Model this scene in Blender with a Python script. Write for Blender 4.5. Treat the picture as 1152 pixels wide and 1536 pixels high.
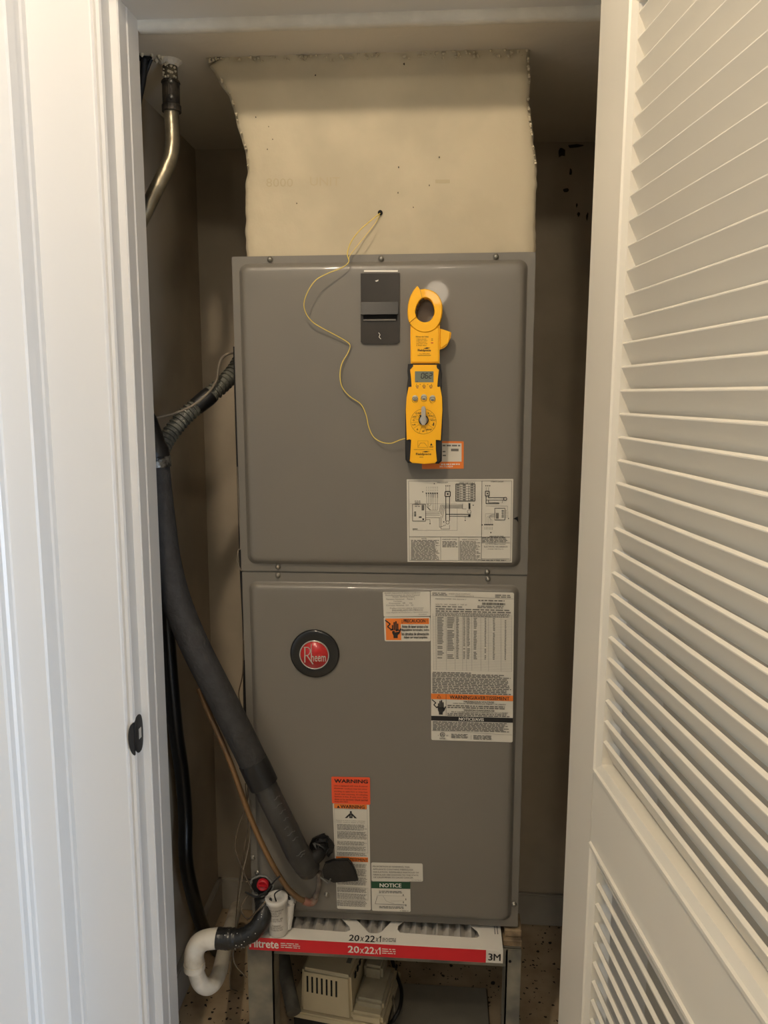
import bpy, bmesh, math, random
from mathutils import Vector, Matrix, noise
random.seed(7)
for o in list(bpy.data.objects): bpy.data.objects.remove(o)
PI = math.pi
sc = bpy.context.scene
COL = sc.collection
# ------------------------------------------------------------------ camera
YAW, PITCH, ROLL = -0.07246374, 0.15075561, 0.00346404
FPX = 1154.0
CAM = Vector((0.09930864, -1.39436392, 1.3847005))
FWD = Vector((math.sin(YAW)*math.cos(PITCH), math.cos(YAW)*math.cos(PITCH), -math.sin(PITCH)))
R0 = Vector((math.cos(YAW), -math.sin(YAW), 0)); U0 = R0.cross(FWD)
RT = R0*math.cos(ROLL) + U0*math.sin(ROLL); UP = -R0*math.sin(ROLL) + U0*math.cos(ROLL)
cd = bpy.data.cameras.new('camera'); cam = bpy.data.objects.new('camera', cd); COL.objects.link(cam)
cam.matrix_world = Matrix((( RT.x, UP.x, -FWD.x, CAM.x), (RT.y, UP.y, -FWD.y, CAM.y), (RT.z, UP.z, -FWD.z, CAM.z), (0, 0, 0, 1)))
cd.sensor_fit = 'VERTICAL'; cd.sensor_height = 36.0; cd.lens = FPX/1536*36.0
cd.clip_start = 0.02
sc.camera = cam
# ------------------------------------------------------------------ world, lamps, exposure
w = bpy.data.worlds.new('world'); sc.world = w; w.use_nodes = True
w.node_tree.nodes['Background'].inputs[0].default_value = (0.55, 0.7, 1.0, 1)
w.node_tree.nodes['Background'].inputs[1].default_value = 1.0
vs = sc.view_settings
vs.view_transform = 'Standard'; vs.look = 'None'; vs.gamma = 1; vs.use_curve_mapping = False
vs.exposure = 0.42
def lamp(name, typ, loc, power, col, size=None, rot=None, size_y=None):
    d = bpy.data.lights.new(name, typ); d.energy = power; d.color = col
    if typ == 'POINT': d.shadow_soft_size = size
    if typ == 'AREA':
        d.shape = 'RECTANGLE'; d.size = size; d.size_y = size_y or size
    o = bpy.data.objects.new(name, d); COL.objects.link(o); o.location = loc
    if rot: o.rotation_euler = rot
    return o
WARM = (1.0, 0.845, 0.65)
lamp('hall_lamp', 'POINT', (-0.28, -1.0, 2.40), 25.0, WARM, 0.035)
lamp('hall_lamp_right', 'POINT', (0.12, -1.75, 2.40), 10.0, WARM, 0.05)
lamp('far_lamp', 'POINT', (0.05, -5.6, 2.27), 13.0, WARM, 0.10)
lamp('window_daylight', 'AREA', (2.05, -2.65, 0.58), 120.0, (0.58, 0.75, 1.0), 0.95, (0, PI/2, 0), 1.2)

def at(px, py, Y):
    d = FWD + (px-576)/FPX*RT - (py-768)/FPX*UP
    return CAM + d*((Y-CAM.y)/d.y)
def atx(px, py, X):
    d = FWD + (px-576)/FPX*RT - (py-768)/FPX*UP
    return CAM + d*((X-CAM.x)/d.x)
def atz(px, py, Z):
    d = FWD + (px-576)/FPX*RT - (py-768)/FPX*UP
    return CAM + d*((Z-CAM.z)/d.z)
# ------------------------------------------------------------------ materials
MATS = {}
def lin(c):
    return tuple(((v/255)/12.92 if v/255 <= 0.04045 else ((v/255+0.055)/1.055)**2.4) for v in c) + (1,)
def mat(name, rgb, rough=0.5, metal=0.0, bump=0.0, bscale=40.0, var=0.0, vscale=6.0, rgb2=None, coat=0.0, alpha=None, spec=0.5, detail=4, lo=0.4, hi=0.6, trans=0.0):
    if name in MATS: return MATS[name]
    m = bpy.data.materials.new(name); m.use_nodes = True
    nt = m.node_tree; b = nt.nodes['Principled BSDF']
    b.inputs['Roughness'].default_value = rough; b.inputs['Metallic'].default_value = metal
    b.inputs['Coat Weight'].default_value = coat; b.inputs['Specular IOR Level'].default_value = spec
    b.inputs['Transmission Weight'].default_value = trans
    tc = nt.nodes.new('ShaderNodeTexCoord')
    c = lin(rgb)
    b.inputs['Base Color'].default_value = c
    if var or rgb2:
        n = nt.nodes.new('ShaderNodeTexNoise'); n.inputs['Scale'].default_value = vscale; n.inputs['Detail'].default_value = detail
        nt.links.new(tc.outputs['Object'], n.inputs['Vector'])
        r = nt.nodes.new('ShaderNodeValToRGB'); r.color_ramp.elements[0].position = lo; r.color_ramp.elements[1].position = hi
        c2 = lin(rgb2) if rgb2 else tuple(x*(1-var) for x in c[:3])+(1,)
        r.color_ramp.elements[0].color = c2; r.color_ramp.elements[1].color = c
        nt.links.new(n.outputs['Fac'], r.inputs['Fac']); nt.links.new(r.outputs['Color'], b.inputs['Base Color'])
    if bump:
        n2 = nt.nodes.new('ShaderNodeTexNoise'); n2.inputs['Scale'].default_value = bscale; n2.inputs['Detail'].default_value = 5
        nt.links.new(tc.outputs['Object'], n2.inputs['Vector'])
        bp = nt.nodes.new('ShaderNodeBump'); bp.inputs['Strength'].default_value = bump; bp.inputs['Distance'].default_value = 0.004
        nt.links.new(n2.outputs['Fac'], bp.inputs['Height']); nt.links.new(bp.outputs['Normal'], b.inputs['Normal'])
    MATS[name] = m
    return m
M_trim = mat('white_trim_paint', (206, 202, 195), 0.38, bump=0.04, bscale=25)
M_door = mat('cream_door_paint', (226, 219, 204), 0.42, bump=0.03, bscale=30)
M_roomwall = mat('hall_wall_paint', (190, 183, 170), 0.8, bump=0.1, bscale=90)
M_closet = mat('closet_wall_plaster', (182, 169, 148), 0.85, bump=0.35, bscale=22, var=0.16, vscale=5)
M_ceil = mat('closet_ceiling_paint', (208, 198, 180), 0.85, bump=0.25, bscale=30, var=0.08, vscale=4)
M_base = mat('baseboard_paint', (165, 158, 145), 0.6, bump=0.1, bscale=40, var=0.15, vscale=9)
M_plaster = mat('cream_duct_plaster', (186, 173, 146), 0.75, bump=0.5, bscale=28, var=0.12, vscale=7)
M_caulk = mat('white_caulk', (214, 209, 196), 0.8, bump=0.35, bscale=60, var=0.08, vscale=30)
M_crumb = mat('plaster_crumb', (200, 186, 158), 0.9, bump=0.3, bscale=160, var=0.15, vscale=60)
M_unit = mat('grey_enamel', (112, 107, 98), 0.42, bump=0.03, bscale=12, var=0.04, vscale=3, coat=0.15)
M_unitside = mat('grey_cabinet_enamel', (128, 123, 113), 0.38, bump=0.03, bscale=20)
M_black = mat('black_rubber', (22, 21, 21), 0.55, bump=0.15, bscale=60)
M_hose = mat('black_hose_rubber', (20, 19, 18), 0.32, bump=0.2, bscale=30, var=0.3, vscale=14)
M_foam = mat('dark_grey_foam', (46, 44, 43), 0.75, bump=0.5, bscale=140, rgb2=(38, 36, 35), vscale=50)
M_tapeb = mat('black_tape', (16, 15, 15), 0.42, bump=0.5, bscale=35)
M_tapeg = mat('dusty_grey_tape', (58, 56, 53), 0.45, bump=0.6, bscale=30, rgb2=(44, 42, 40), vscale=18)
M_zinc = mat('galvanised_steel', (130, 128, 120), 0.5, 0.35, bump=0.2, bscale=30, rgb2=(92, 92, 88), vscale=22, lo=.35, hi=.65)
M_stand = mat('galvanised_angle', (144, 138, 122), 0.6, 0.1, bump=0.3, bscale=30, rgb2=(100, 98, 90), vscale=16, lo=.35, hi=.65)
M_conduit = mat('dull_conduit_steel', (140, 132, 112), 0.33, 0.75, bump=0.35, bscale=60, rgb2=(98, 90, 74), vscale=30, lo=.3, hi=.7)
M_coup = mat('dirty_coupling_steel', (88, 78, 64), 0.5, 0.4, bump=0.6, bscale=60, rgb2=(50, 44, 38), vscale=40)
M_screw = mat('screw_steel', (150, 146, 136), 0.42, 0.8)
M_flex = mat('grey_flex_conduit', (104, 104, 94), 0.5, bump=0.2, bscale=60, rgb2=(70, 70, 64), vscale=30)
M_wiregrey = mat('grey_cable', (120, 110, 95), 0.6)
M_wirebrown = mat('brown_cable', (96, 82, 64), 0.6, rgb2=(70, 58, 44), vscale=30)
M_copper = mat('aged_copper', (138, 106, 70), 0.42, 0.45, bump=0.2, bscale=40, rgb2=(112, 88, 62), vscale=18)
M_copper2 = mat('pink_copper_joint', (150, 104, 88), 0.5, 0.3, bump=0.5, bscale=80, rgb2=(176, 156, 140), vscale=50)
M_pvc = mat('white_pvc', (214, 206, 190), 0.35, bump=0.1, bscale=30, rgb2=(180, 168, 146), vscale=16, lo=.3, hi=.5)
M_pvc2 = mat('cup_white_plastic', (214, 210, 202), 0.4, var=0.08, vscale=14)
M_yel = mat('meter_yellow', (250, 182, 3), 0.42, coat=0.1)
M_lcd = mat('lcd_grey', (112, 118, 104), 0.25)
M_ink = mat('black_print', (24, 23, 22), 0.6)
M_inkg = mat('grey_print', (104, 100, 94), 0.7)
M_inkl = mat('light_grey_print', (138, 134, 126), 0.7)
M_paper = mat('sticker_paper', (206, 200, 186), 0.5, bump=0.03, bscale=20)
M_orange = mat('sticker_orange', (226, 120, 40), 0.5)
M_redor = mat('sticker_red_orange', (232, 84, 44), 0.55)
M_green = mat('sticker_green', (18, 66, 42), 0.5)
M_whiteink = mat('white_print', (225, 220, 208), 0.5)
M_silver = mat('silver_trim', (205, 200, 192), 0.28, 0.7)
M_red = mat('badge_red', (186, 26, 28), 0.28, coat=0.4)
M_breaker = mat('smoky_plastic', (44, 39, 33), 0.3, bump=0.05, bscale=30, var=0.2, vscale=20)
M_breaker2 = mat('dark_gloss_plastic', (18, 17, 15), 0.4, spec=.25)
M_void = mat('dark_opening', (6, 5, 5), 0.9)
M_wirey = mat('yellow_wire', (222, 196, 92), 0.45)
M_plug = mat('red_plug', (190, 28, 40), 0.35, coat=0.2)
M_card = mat('white_carton', (224, 218, 206), 0.55, var=0.04, vscale=10)
M_cardr = mat('red_carton_print', (204, 30, 40), 0.5)
M_media = mat('pleated_media', (206, 200, 190), 0.8, bump=0.3, bscale=120, var=0.1, vscale=30)
M_wiremesh = mat('filter_wire', (170, 166, 158), 0.4, 0.5)
M_pump = mat('beige_plastic', (196, 182, 150), 0.5, bump=0.05, bscale=40, var=0.06, vscale=14)
M_pumpc = mat('dusty_clear_cover', (170, 160, 136), 0.4, var=0.15, vscale=40)
M_tan = mat('tan_wood', (150, 128, 98), 0.85, bump=0.7, bscale=60, rgb2=(96, 80, 60), vscale=30)
M_concrete = mat('dusty_concrete', (150, 142, 126), 0.9, bump=0.4, bscale=30, var=0.2, vscale=7)
M_smoke = mat('pencil_print', (174, 160, 131), 0.8)

def terrazzo():
    m = bpy.data.materials.new('terrazzo'); m.use_nodes = True; nt = m.node_tree; b = nt.nodes['Principled BSDF']
    b.inputs['Roughness'].default_value = 0.5
    tc = nt.nodes.new('ShaderNodeTexCoord')
    n = nt.nodes.new('ShaderNodeTexNoise'); n.inputs['Scale'].default_value = 9; n.inputs['Detail'].default_value = 5
    nt.links.new(tc.outputs['Object'], n.inputs['Vector'])
    r = nt.nodes.new('ShaderNodeValToRGB'); r.color_ramp.elements[0].color = lin((150, 130, 102)); r.color_ramp.elements[1].color = lin((190, 170, 140))
    r.color_ramp.elements[0].position = .35; r.color_ramp.elements[1].position = .65
    nt.links.new(n.outputs['Fac'], r.inputs['Fac'])
    prev = r.outputs['Color']
    for scl, thr, seedc in ((120, 0.17, (30, 25, 22)), (60, 0.13, (38, 32, 28))):
        wv = nt.nodes.new('ShaderNodeTexNoise'); wv.inputs['Scale'].default_value = scl*1.2
        nt.links.new(tc.outputs['Object'], wv.inputs['Vector'])
        mx = nt.nodes.new('ShaderNodeMix'); mx.data_type = 'RGBA'; mx.inputs[0].default_value = 0.010
        nt.links.new(tc.outputs['Object'], mx.inputs[6]); nt.links.new(wv.outputs['Color'], mx.inputs[7])
        v = nt.nodes.new('ShaderNodeTexVoronoi'); v.inputs['Scale'].default_value = scl
        nt.links.new(mx.outputs[2], v.inputs['Vector'])
        # chip present only in some cells
        sep = nt.nodes.new('ShaderNodeSeparateColor'); nt.links.new(v.outputs['Color'], sep.inputs[0])
        g = nt.nodes.new('ShaderNodeMath'); g.operation = 'GREATER_THAN'; g.inputs[1].default_value = 0.62
        nt.links.new(sep.outputs[0], g.inputs[0])
        mth = nt.nodes.new('ShaderNodeMath'); mth.operation = 'MULTIPLY'; mth.inputs[1].default_value = thr*2.4
        nt.links.new(sep.outputs[1], mth.inputs[0])
        l = nt.nodes.new('ShaderNodeMath'); l.operation = 'LESS_THAN'
        nt.links.new(v.outputs['Distance'], l.inputs[0]); nt.links.new(mth.outputs[0], l.inputs[1])
        a = nt.nodes.new('ShaderNodeMath'); a.operation = 'MULTIPLY'
        nt.links.new(g.outputs[0], a.inputs[0]); nt.links.new(l.outputs[0], a.inputs[1])
        m2 = nt.nodes.new('ShaderNodeMix'); m2.data_type = 'RGBA'
        nt.links.new(a.outputs[0], m2.inputs[0]); nt.links.new(prev, m2.inputs[6]); m2.inputs[7].default_value = lin(seedc)
        prev = m2.outputs[2]
    nt.links.new(prev, b.inputs['Base Color'])
    return m
M_terr = terrazzo()

# ------------------------------------------------------------------ mesh builder
WM = {}
class B:
    def __init__(s): s.v = []; s.f = []; s.sm = []
    def add(s, vs_, fs, smooth=False):
        n = len(s.v); s.v += [tuple(v) for v in vs_]
        for f in fs: s.f.append(tuple(i+n for i in f)); s.sm.append(smooth)
    def frombm(s, bm, smooth=False):
        bm.verts.ensure_lookup_table()
        for i, v in enumerate(bm.verts): v.index = i
        s.add([v.co for v in bm.verts], [[v.index for v in f.verts] for f in bm.faces], smooth); bm.free()
    def box(s, x0, y0, z0, x1, y1, z1, bev=0.0, M=None, seg=2):
        bm = bmesh.new(); bmesh.ops.create_cube(bm, size=1)
        for v in bm.verts:
            v.co = Vector(((x0+x1)/2+v.co.x*(x1-x0), (y0+y1)/2+v.co.y*(y1-y0), (z0+z1)/2+v.co.z*(z1-z0)))
        if bev: bmesh.ops.bevel(bm, geom=bm.edges[:], offset=bev, segments=seg, affect='EDGES')
        if M is not None: bm.transform(M)
        s.frombm(bm)
    def tube(s, pts, r, seg=16, caps=True, smooth=True, squash=None):
        pts = [Vector(p) for p in pts]; n = len(pts)
        rs = r if isinstance(r, (list, tuple)) else [r]*n
        T = []
        for i in range(n):
            t = (pts[min(i+1, n-1)]-pts[max(i-1, 0)]); T.append(t.normalized())
        a = Vector((0, 0, 1)) if abs(T[0].z) < .9 else Vector((1, 0, 0))
        u = T[0].cross(a).normalized(); vs_ = []
        for i in range(n):
            u = (u - T[i]*u.dot(T[i])).normalized(); v = T[i].cross(u)
            for k in range(seg):
                an = 2*PI*k/seg
                vs_.append(pts[i]+(u*math.cos(an)+v*math.sin(an))*rs[i])
        fs = []
        for i in range(n-1):
            for k in range(seg):
                k2 = (k+1) % seg
                fs.append((i*seg+k, i*seg+k2, (i+1)*seg+k2, (i+1)*seg+k))
        s.add(vs_, fs, smooth)
        if caps:
            s.add(vs_[:seg], [tuple(range(seg))[::-1]]); s.add(vs_[-seg:], [tuple(range(seg))])
    def lathe(s, prof, M, seg=32, smooth=True):
        # prof: (r, h) along local z
        vs_ = []
        for r, h in prof:
            for k in range(seg):
                an = 2*PI*k/seg; vs_.append(M @ Vector((r*math.cos(an), r*math.sin(an), h)))
        fs = []
        for i in range(len(prof)-1):
            for k in range(seg):
                k2 = (k+1) % seg
                fs.append((i*seg+k, i*seg+k2, (i+1)*seg+k2, (i+1)*seg+k))
        s.add(vs_, fs, smooth)
        if prof[0][0] > 1e-6: s.add(vs_[:seg], [tuple(range(seg))[::-1]])
        if prof[-1][0] > 1e-6: s.add(vs_[-seg:], [tuple(range(seg))])
    def prism(s, pts, y0, y1, bev=0.0, seg=2):
        """polygon in (x,z), back at y0, front at y1 (y1<y0)"""
        area = sum(pts[i][0]*pts[(i+1) % len(pts)][1]-pts[(i+1) % len(pts)][0]*pts[i][1] for i in range(len(pts)))
        if area < 0: pts = pts[::-1]
        bm = bmesh.new()
        f = [bm.verts.new((p[0], y1, p[1])) for p in pts]; k = [bm.verts.new((p[0], y0, p[1])) for p in pts]
        ff = bm.faces.new(f); bm.faces.new(k[::-1]); n = len(pts)
        for i in range(n): bm.faces.new((f[(i+1) % n], f[i], k[i], k[(i+1) % n]))
        if bev: bmesh.ops.bevel(bm, geom=ff.edges[:], offset=bev, segments=seg, affect='EDGES')
        s.frombm(bm)
    def extrude_z(s, prof, z0, z1):
        n = len(prof)
        vs_ = [(x, y, z0) for x, y in prof]+[(x, y, z1) for x, y in prof]
        s.add(vs_, [(i, (i+1) % n, n+(i+1) % n, n+i) for i in range(n)]+[tuple(range(n))[::-1], tuple(range(n, 2*n))])
def obj(name, b, m, parent=None, local=False, kind=None, label=None, data=None):
    me = data
    if me is None:
        inv = Matrix.Identity(4) if (parent is None or local) else WM[parent.name].inverted()
        me = bpy.data.meshes.new(name)
        me.from_pydata([inv @ Vector(v) for v in b.v], [], b.f)
        me.polygons.foreach_set('use_smooth', b.sm)
        bm = bmesh.new(); bm.from_mesh(me); bmesh.ops.recalc_face_normals(bm, faces=bm.faces) if len(b.f) < 30000 else None
        bm.to_mesh(me); bm.free()
        me.materials.append(m); me.update()
    o = bpy.data.objects.new(name, me); COL.objects.link(o)
    if parent: o.parent = parent; WM[o.name] = WM[parent.name]
    else: WM[o.name] = Matrix.Identity(4)
    if name in ('lettering', 'fine_print', 'table_lines', 'diagram_lines', 'faint_lettering', 'paint_scuff', 'top_lettering', 'wire_grid', 'port_seal', 'symbol', 'moulded_marks', 'digits', 'crack', 'phone_lettering'): kind = 'stuff'
    if kind: o['kind'] = kind
    if label: o['label'] = label
    return o
def empty(name, loc, rot=(0, 0, 0)):
    o = bpy.data.objects.new(name, None); COL.objects.link(o); o.location = loc; o.rotation_euler = rot
    from mathutils import Euler
    WM[o.name] = Matrix.Translation(loc) @ Euler(rot).to_matrix().to_4x4()
    o.empty_display_size = 0.05
    return o
def tag(o, label, cat, group=None):
    o['label'] = label; o['category'] = cat
    if group: o['group'] = group
    return o
def cr(pts, n=8):
    pts = [Vector(p) for p in pts]; out = []
    P = [pts[0]*2-pts[1]]+pts+[pts[-1]*2-pts[-2]]
    for i in range(1, len(P)-2):
        a, b, c, d = P[i-1:i+3]
        for k in range(n):
            t = k/n
            out.append(0.5*((2*b)+(-a+c)*t+(2*a-5*b+4*c-d)*t*t+(-a+3*b-3*c+d)*t**3))
    out.append(pts[-1]); return out
# ------------------------------------------------------------------ print helpers
TXC = {}
def glyphs(s, bold=0.0, shear=0.0):
    k = (s, bold, shear)
    if k in TXC: return TXC[k]
    c = bpy.data.curves.new('t', 'FONT'); c.body = s; c.resolution_u = 2; c.offset = bold; c.shear = shear; c.size = 1
    o = bpy.data.objects.new('t', c); me = o.to_mesh()
    vs_ = [v.co.copy() for v in me.vertices]; fs = [tuple(p.vertices) for p in me.polygons]
    o.to_mesh_clear(); bpy.data.objects.remove(o); bpy.data.curves.remove(c)
    x0 = min(v.x for v in vs_); x1 = max(v.x for v in vs_); y0 = min(v.y for v in vs_); y1 = max(v.y for v in vs_)
    r = ([((v.x-x0)/(x1-x0), (v.y-y0)/(y1-y0)) for v in vs_], fs, (x1-x0)/(y1-y0))
    TXC[k] = r; return r
class Sheet:
    """flat sheet given by its four corners (TL, TR, BR, BL); u right, v down"""
    def __init__(s, c):
        s.c = [Vector(p) for p in c]
        s.n = (s.c[3]-s.c[0]).cross(s.c[1]-s.c[0]).normalized()
        if s.n.y > 0 and abs(s.n.y) > .3: s.n = -s.n
        s.w = (s.c[1]-s.c[0]).length; s.h = (s.c[3]-s.c[0]).length
    def P(s, u, v, h=0.0):
        a, b, c, d = s.c
        return (a*(1-u)+b*u)*(1-v)+(d*(1-u)+c*u)*v + s.n*h
    def rect(s, b, u0, v0, u1, v1, h=0.0006, rad=0.0, thick=0.0):
        pts = []
        if rad:
            ru, rv = rad/s.w, rad/s.h
            for cu, cv, a0 in ((u1-ru, v0+rv, -90), (u1-ru, v1-rv, 0), (u0+ru, v1-rv, 90), (u0+ru, v0+rv, 180)):
                for k in range(5):
                    a = math.radians(a0+k*22.5); pts.append((cu+ru*math.cos(a), cv+rv*math.sin(a)))
        else: pts = [(u0, v0), (u1, v0), (u1, v1), (u0, v1)]
        s.poly(b, pts, h, thick)
    def poly(s, b, pts, h=0.0006, thick=0.0):
        n = len(pts)
        if not thick: b.add([s.P(u, v, h) for u, v in pts], [tuple(range(n))]); return
        b.add([s.P(u, v, h) for u, v in pts]+[s.P(u, v, h-thick) for u, v in pts],
              [tuple(range(n)), tuple(range(n, 2*n))[::-1]]+[(i, (i+1) % n, n+(i+1) % n, n+i) for i in range(n)])
    def text(s, b, t, u0, v0, u1, v1, h=0.0009, bold=0.0, shear=0.0, keep=None):
        if t == '1':   # plain bar with a flag
            s.poly(b, [(u0+(u1-u0)*.45, v0), (u1, v0), (u1, v1), (u0+(u1-u0)*.45, v1), (u0+(u1-u0)*.45, v0+(v1-v0)*.30), (u0-(u1-u0)*.1, v0+(v1-v0)*.38), (u0-(u1-u0)*.1, v0+(v1-v0)*.18)], h); return
        g, fs, asp = glyphs(t, 0 if 'M' in t else min(bold, .012), shear)
        if bold > .012:   # heavier strokes: the same glyphs once more, a hair aside
            e = (bold-(0 if 'M' in t else .008))*(v1-v0)*s.h/s.w*1.1
            if 'M' in t: b.add([s.P(u0+e*.5+(u1-u0-e)*x, v1-(v1-v0)*y, h+.00004) for x, y in g], fs); b.add([s.P(u0-e*.5+(u1-u0)*x, v1-(v1-v0)*y, h+.00006) for x, y in g], fs)
            b.add([s.P(u0+e+(u1-u0-2*e)*x, v1-(v1-v0)*y, h+.00002) for x, y in g], fs); b.add([s.P(u0-e+(u1-u0)*x, v1-(v1-v0)*y, h-.00002) for x, y in g], fs)
        if keep:   # keep the aspect; anchor 'l' or 'c'
            wu = (v1-v0)*s.h*asp*(keep[1] if len(keep) > 1 else 1)/s.w
            if keep[0] == 'c': m = (u0+u1)/2; u0, u1 = m-wu/2, m+wu/2
            else: u1 = u0+wu
        b.add([s.P(u0+(u1-u0)*x, v1-(v1-v0)*y, h) for x, y in g], fs)
    def rows(s, b, u0, v0, u1, v1, n, fill=0.55, h=0.0008, ww=0.05, jag=0.15):
        lh = (v1-v0)/n
        for i in range(n):
            v = v0+lh*(i+.22); e = u1-(random.random()*jag*(u1-u0)); u = u0
            while u < e:
                L = min(random.uniform(.4, 1.5)*ww, e-u)
                # a word: a run of little strokes
                s.rect(b, u, v, u+L, v+lh*fill, h); u += L+ww*0.22
    def line(s, b, pts, wm=0.0005, h=0.0008):
        for (a, c), (e, f) in zip(pts[:-1], pts[1:]):
            du, dv = (e-a)*s.w, (f-c)*s.h; L = math.hypot(du, dv) or 1e-9
            nu, nv = -dv/L*wm/2/s.w, du/L*wm/2/s.h
            s.poly(b, [(a+nu, c+nv), (e+nu, f+nv), (e-nu, f-nv), (a-nu, c-nv)], h)
    def frame(s, b, u0, v0, u1, v1, wm=0.0005, h=0.0008):
        s.line(b, [(u0, v0), (u1, v0), (u1, v1), (u0, v1), (u0, v0)], wm, h)
    def disc(s, b, u, v, r, h=0.0008, r0=0.0, a0=0, a1=360, n=24):
        N = max(3, int(n*(a1-a0)/360)); o = []; i_ = []
        for k in range(N+1):
            a = math.radians(a0+(a1-a0)*k/N); o.append(s.P(u+r*math.cos(a)/s.w, v-r*math.sin(a)/s.h, h))
            i_.append(s.P(u+r0*math.cos(a)/s.w, v-r0*math.sin(a)/s.h, h))
        b.add(o+i_, [(k, k+1, N+2+k, N+1+k) for k in range(N)])

# ================================================================== THE SETTING
XL, XR = -0.487, 0.50          # closet side walls
YB = 0.49                      # closet back wall
ZC = 1.956                     # closet ceiling
YF, YI = -0.20, -0.108         # front wall: hall side, closet side
XJ = at(232, 650, YI).x        # left jamb
XJR = 0.365                    # right jamb
HX0, HX1, HY, HZ = -1.7, 1.9, -6.6, 2.46
def S(name, b, m, parent=None, **k):
    o = obj(name, b, m, parent, **k)
    if parent is None: o['kind'] = 'structure'
    return o
b = B(); b.box(HX0-.1, HY-.1, -0.1, HX1+.1, YB+.1, 0); S('floor', b, M_terr)
b = B(); b.box(XL-.1, YB, 0, XR+.1, YB+.1, HZ); wb = S('wall_back', b, M_closet)
b = B(); b.box(XL-.1, YI, 0, XL, YB, HZ); S('wall_left', b, M_closet)
b = B(); b.box(XR, YI, 0, XR+.1, YB, HZ); S('wall_right', b, M_closet)
b = B(); b.box(XL, YI, ZC, XR, YB, ZC+.08); cl = S('ceiling', b, M_ceil)
b = B(); b.box(HX0-.1, HY-.1, HZ, HX1+.1, YF, HZ+.1); S('ceiling_hall', b, M_roomwall)
# front wall round the opening
b = B()
b.box(HX0, YF, 0, XJ-.025, YI, HZ); b.box(XJR+.025, YF, 0, HX1, YI, HZ); b.box(XJ-.025, YF, ZC+.05, XJR+.025, YI, HZ)
S('wall_front', b, M_roomwall)
b = B(); b.box(HX0-.1, HY, 0, HX0, YF, HZ); S('wall_hall_left', b, M_roomwall)
b = B(); b.box(HX0-.1, HY-.1, 0, HX1+.1, HY, HZ); S('wall_hall_end', b, M_roomwall)
b = B(); WY0, WY1, WZ0, WZ1 = -3.3, -2.0, 0.06, 1.12
b.box(HX1, HY, 0, HX1+.1, WY0, HZ); b.box(HX1, WY1, 0, HX1+.1, YF, HZ); b.box(HX1, WY0, 0, HX1+.1, WY1, WZ0); b.box(HX1, WY0, WZ1, HX1+.1, WY1, HZ)
S('wall_hall_right', b, M_roomwall)
b = B(); b.box(0.98, -1.35, 0, 1.08, YF, HZ); S('wall_added_blocker', b, M_roomwall)  # unseen partition, added to keep daylight off the floor behind the open door
b = B()
for y in (WY0, (WY0+WY1)/2-.02, WY1-.04): b.box(HX1+.02, y, WZ0, HX1+.06, y+.04, WZ1)
b.box(HX1+.02, WY0, WZ0, HX1+.06, WY1, WZ0+.05); b.box(HX1+.02, WY0, WZ1-.05, HX1+.06, WY1, WZ1)
S('window_1', b, M_trim)
# baseboards in the closet
for nm, q in (('baseboard_back', (XL, YB-.014, 0, XR, YB, .088)), ('baseboard_left', (XL, YI, 0, XL+.014, YB, .088)), ('baseboard_right', (XR-.014, YI, 0, XR, YB, .088))):
    b = B(); b.box(*q, bev=.003); S(nm, b, M_base)
# left jamb + casing profile (depths real, read off the photo row by row)
def X(px, Y): return at(px, 650, Y).x
Ys, Yc = -.183, -.215
xs = X(193, Ys); xg = X(173, Yc); xw = X(77, Yc)
prof = [(XJ, YI), (XJ, -.150), (XJ-.0015, -.153), (XJ-.0015, Ys+.002), (XJ-.0035, Ys), (xs, Ys), (xs, Yc+.004), (xs-.002, Yc), (xg+.001, Yc), (xg-.001, Yc+.002), (xg-.005, Yc+.005), (xg-.007, Yc+.001), (xg-.009, Yc), (xw-.004, Yc), (xw-.004, YF), (xs-.03, YF), (xs-.03, YI)]
b = B(); b.extrude_z(prof, 0, ZC+.115); jamb = S('trim_1', b, M_trim)
Yn = -.272; xn = X(48, Yn); xn2 = X(3, Yn)
Y3 = -.305
x3 = xn2
prof2 = [(xw, Yc), (xw, Yc-.012), (xw-.002, Yc-.016), (xw-.002, Yc-.03), (xw+.0005, Yc-.034), (xw, Yn+.003), (xw-.003, Yn), (xn2+.002, Yn), (xn2, Yn-.003), (xn2, Yn-.014), (xn2-.004, Yn-.017), (xn2-.004, Y3+.004), (xn2-.007, Y3), (xn2-.16, Y3), (xn2-.16, YF), (xw-.003, YF), (xw-.003, Yc)]
b = B(); b.extrude_z(prof2, 0, HZ); S('trim_2', b, M_trim)
# right jamb
b = B(); b.extrude_z([(XJR, YI), (XJR, Ys), (XJR+.010, Ys), (XJR+.010, Yc), (XJR+.09, Yc), (XJR+.09, YF), (XJR+.025, YF), (XJR+.025, YI)], 0, ZC+.115); S('trim_3', b, M_trim)
# head jamb and head casing
b = B(); b.box(XJ-.001, Ys, ZC+.013, XJR+.001, YI, ZC+.06); b.box(xs-.001, Yc, ZC+.024, XJR+.012, Ys+.002, ZC+.115, bev=.001); S('trim_4', b, M_trim)
# ragged strip of paint and caulk where closet ceiling meets head
b = B(); n = 90
vs_ = []
for i in range(n+1):
    x = XJ+(XJR-XJ)*i/n; j = .0035*noise.noise(Vector((x*14, 2, 0)))+.0015*noise.noise(Vector((x*60, 5, 0)))
    vs_ += [(x, YI-.001, ZC+.014), (x, YI-.002, ZC-.0015), (x, YI+.014+j*1.6, ZC-.003+j*.3), (x, YI+.019+j*2.5, ZC+.0005)]
fs = [(4*i+k, 4*i+k+1, 4*i+5+k, 4*i+4+k) for i in range(n) for k in range(3)]
b.add(vs_, fs, True); S('trim_5', b, M_caulk)
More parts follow.
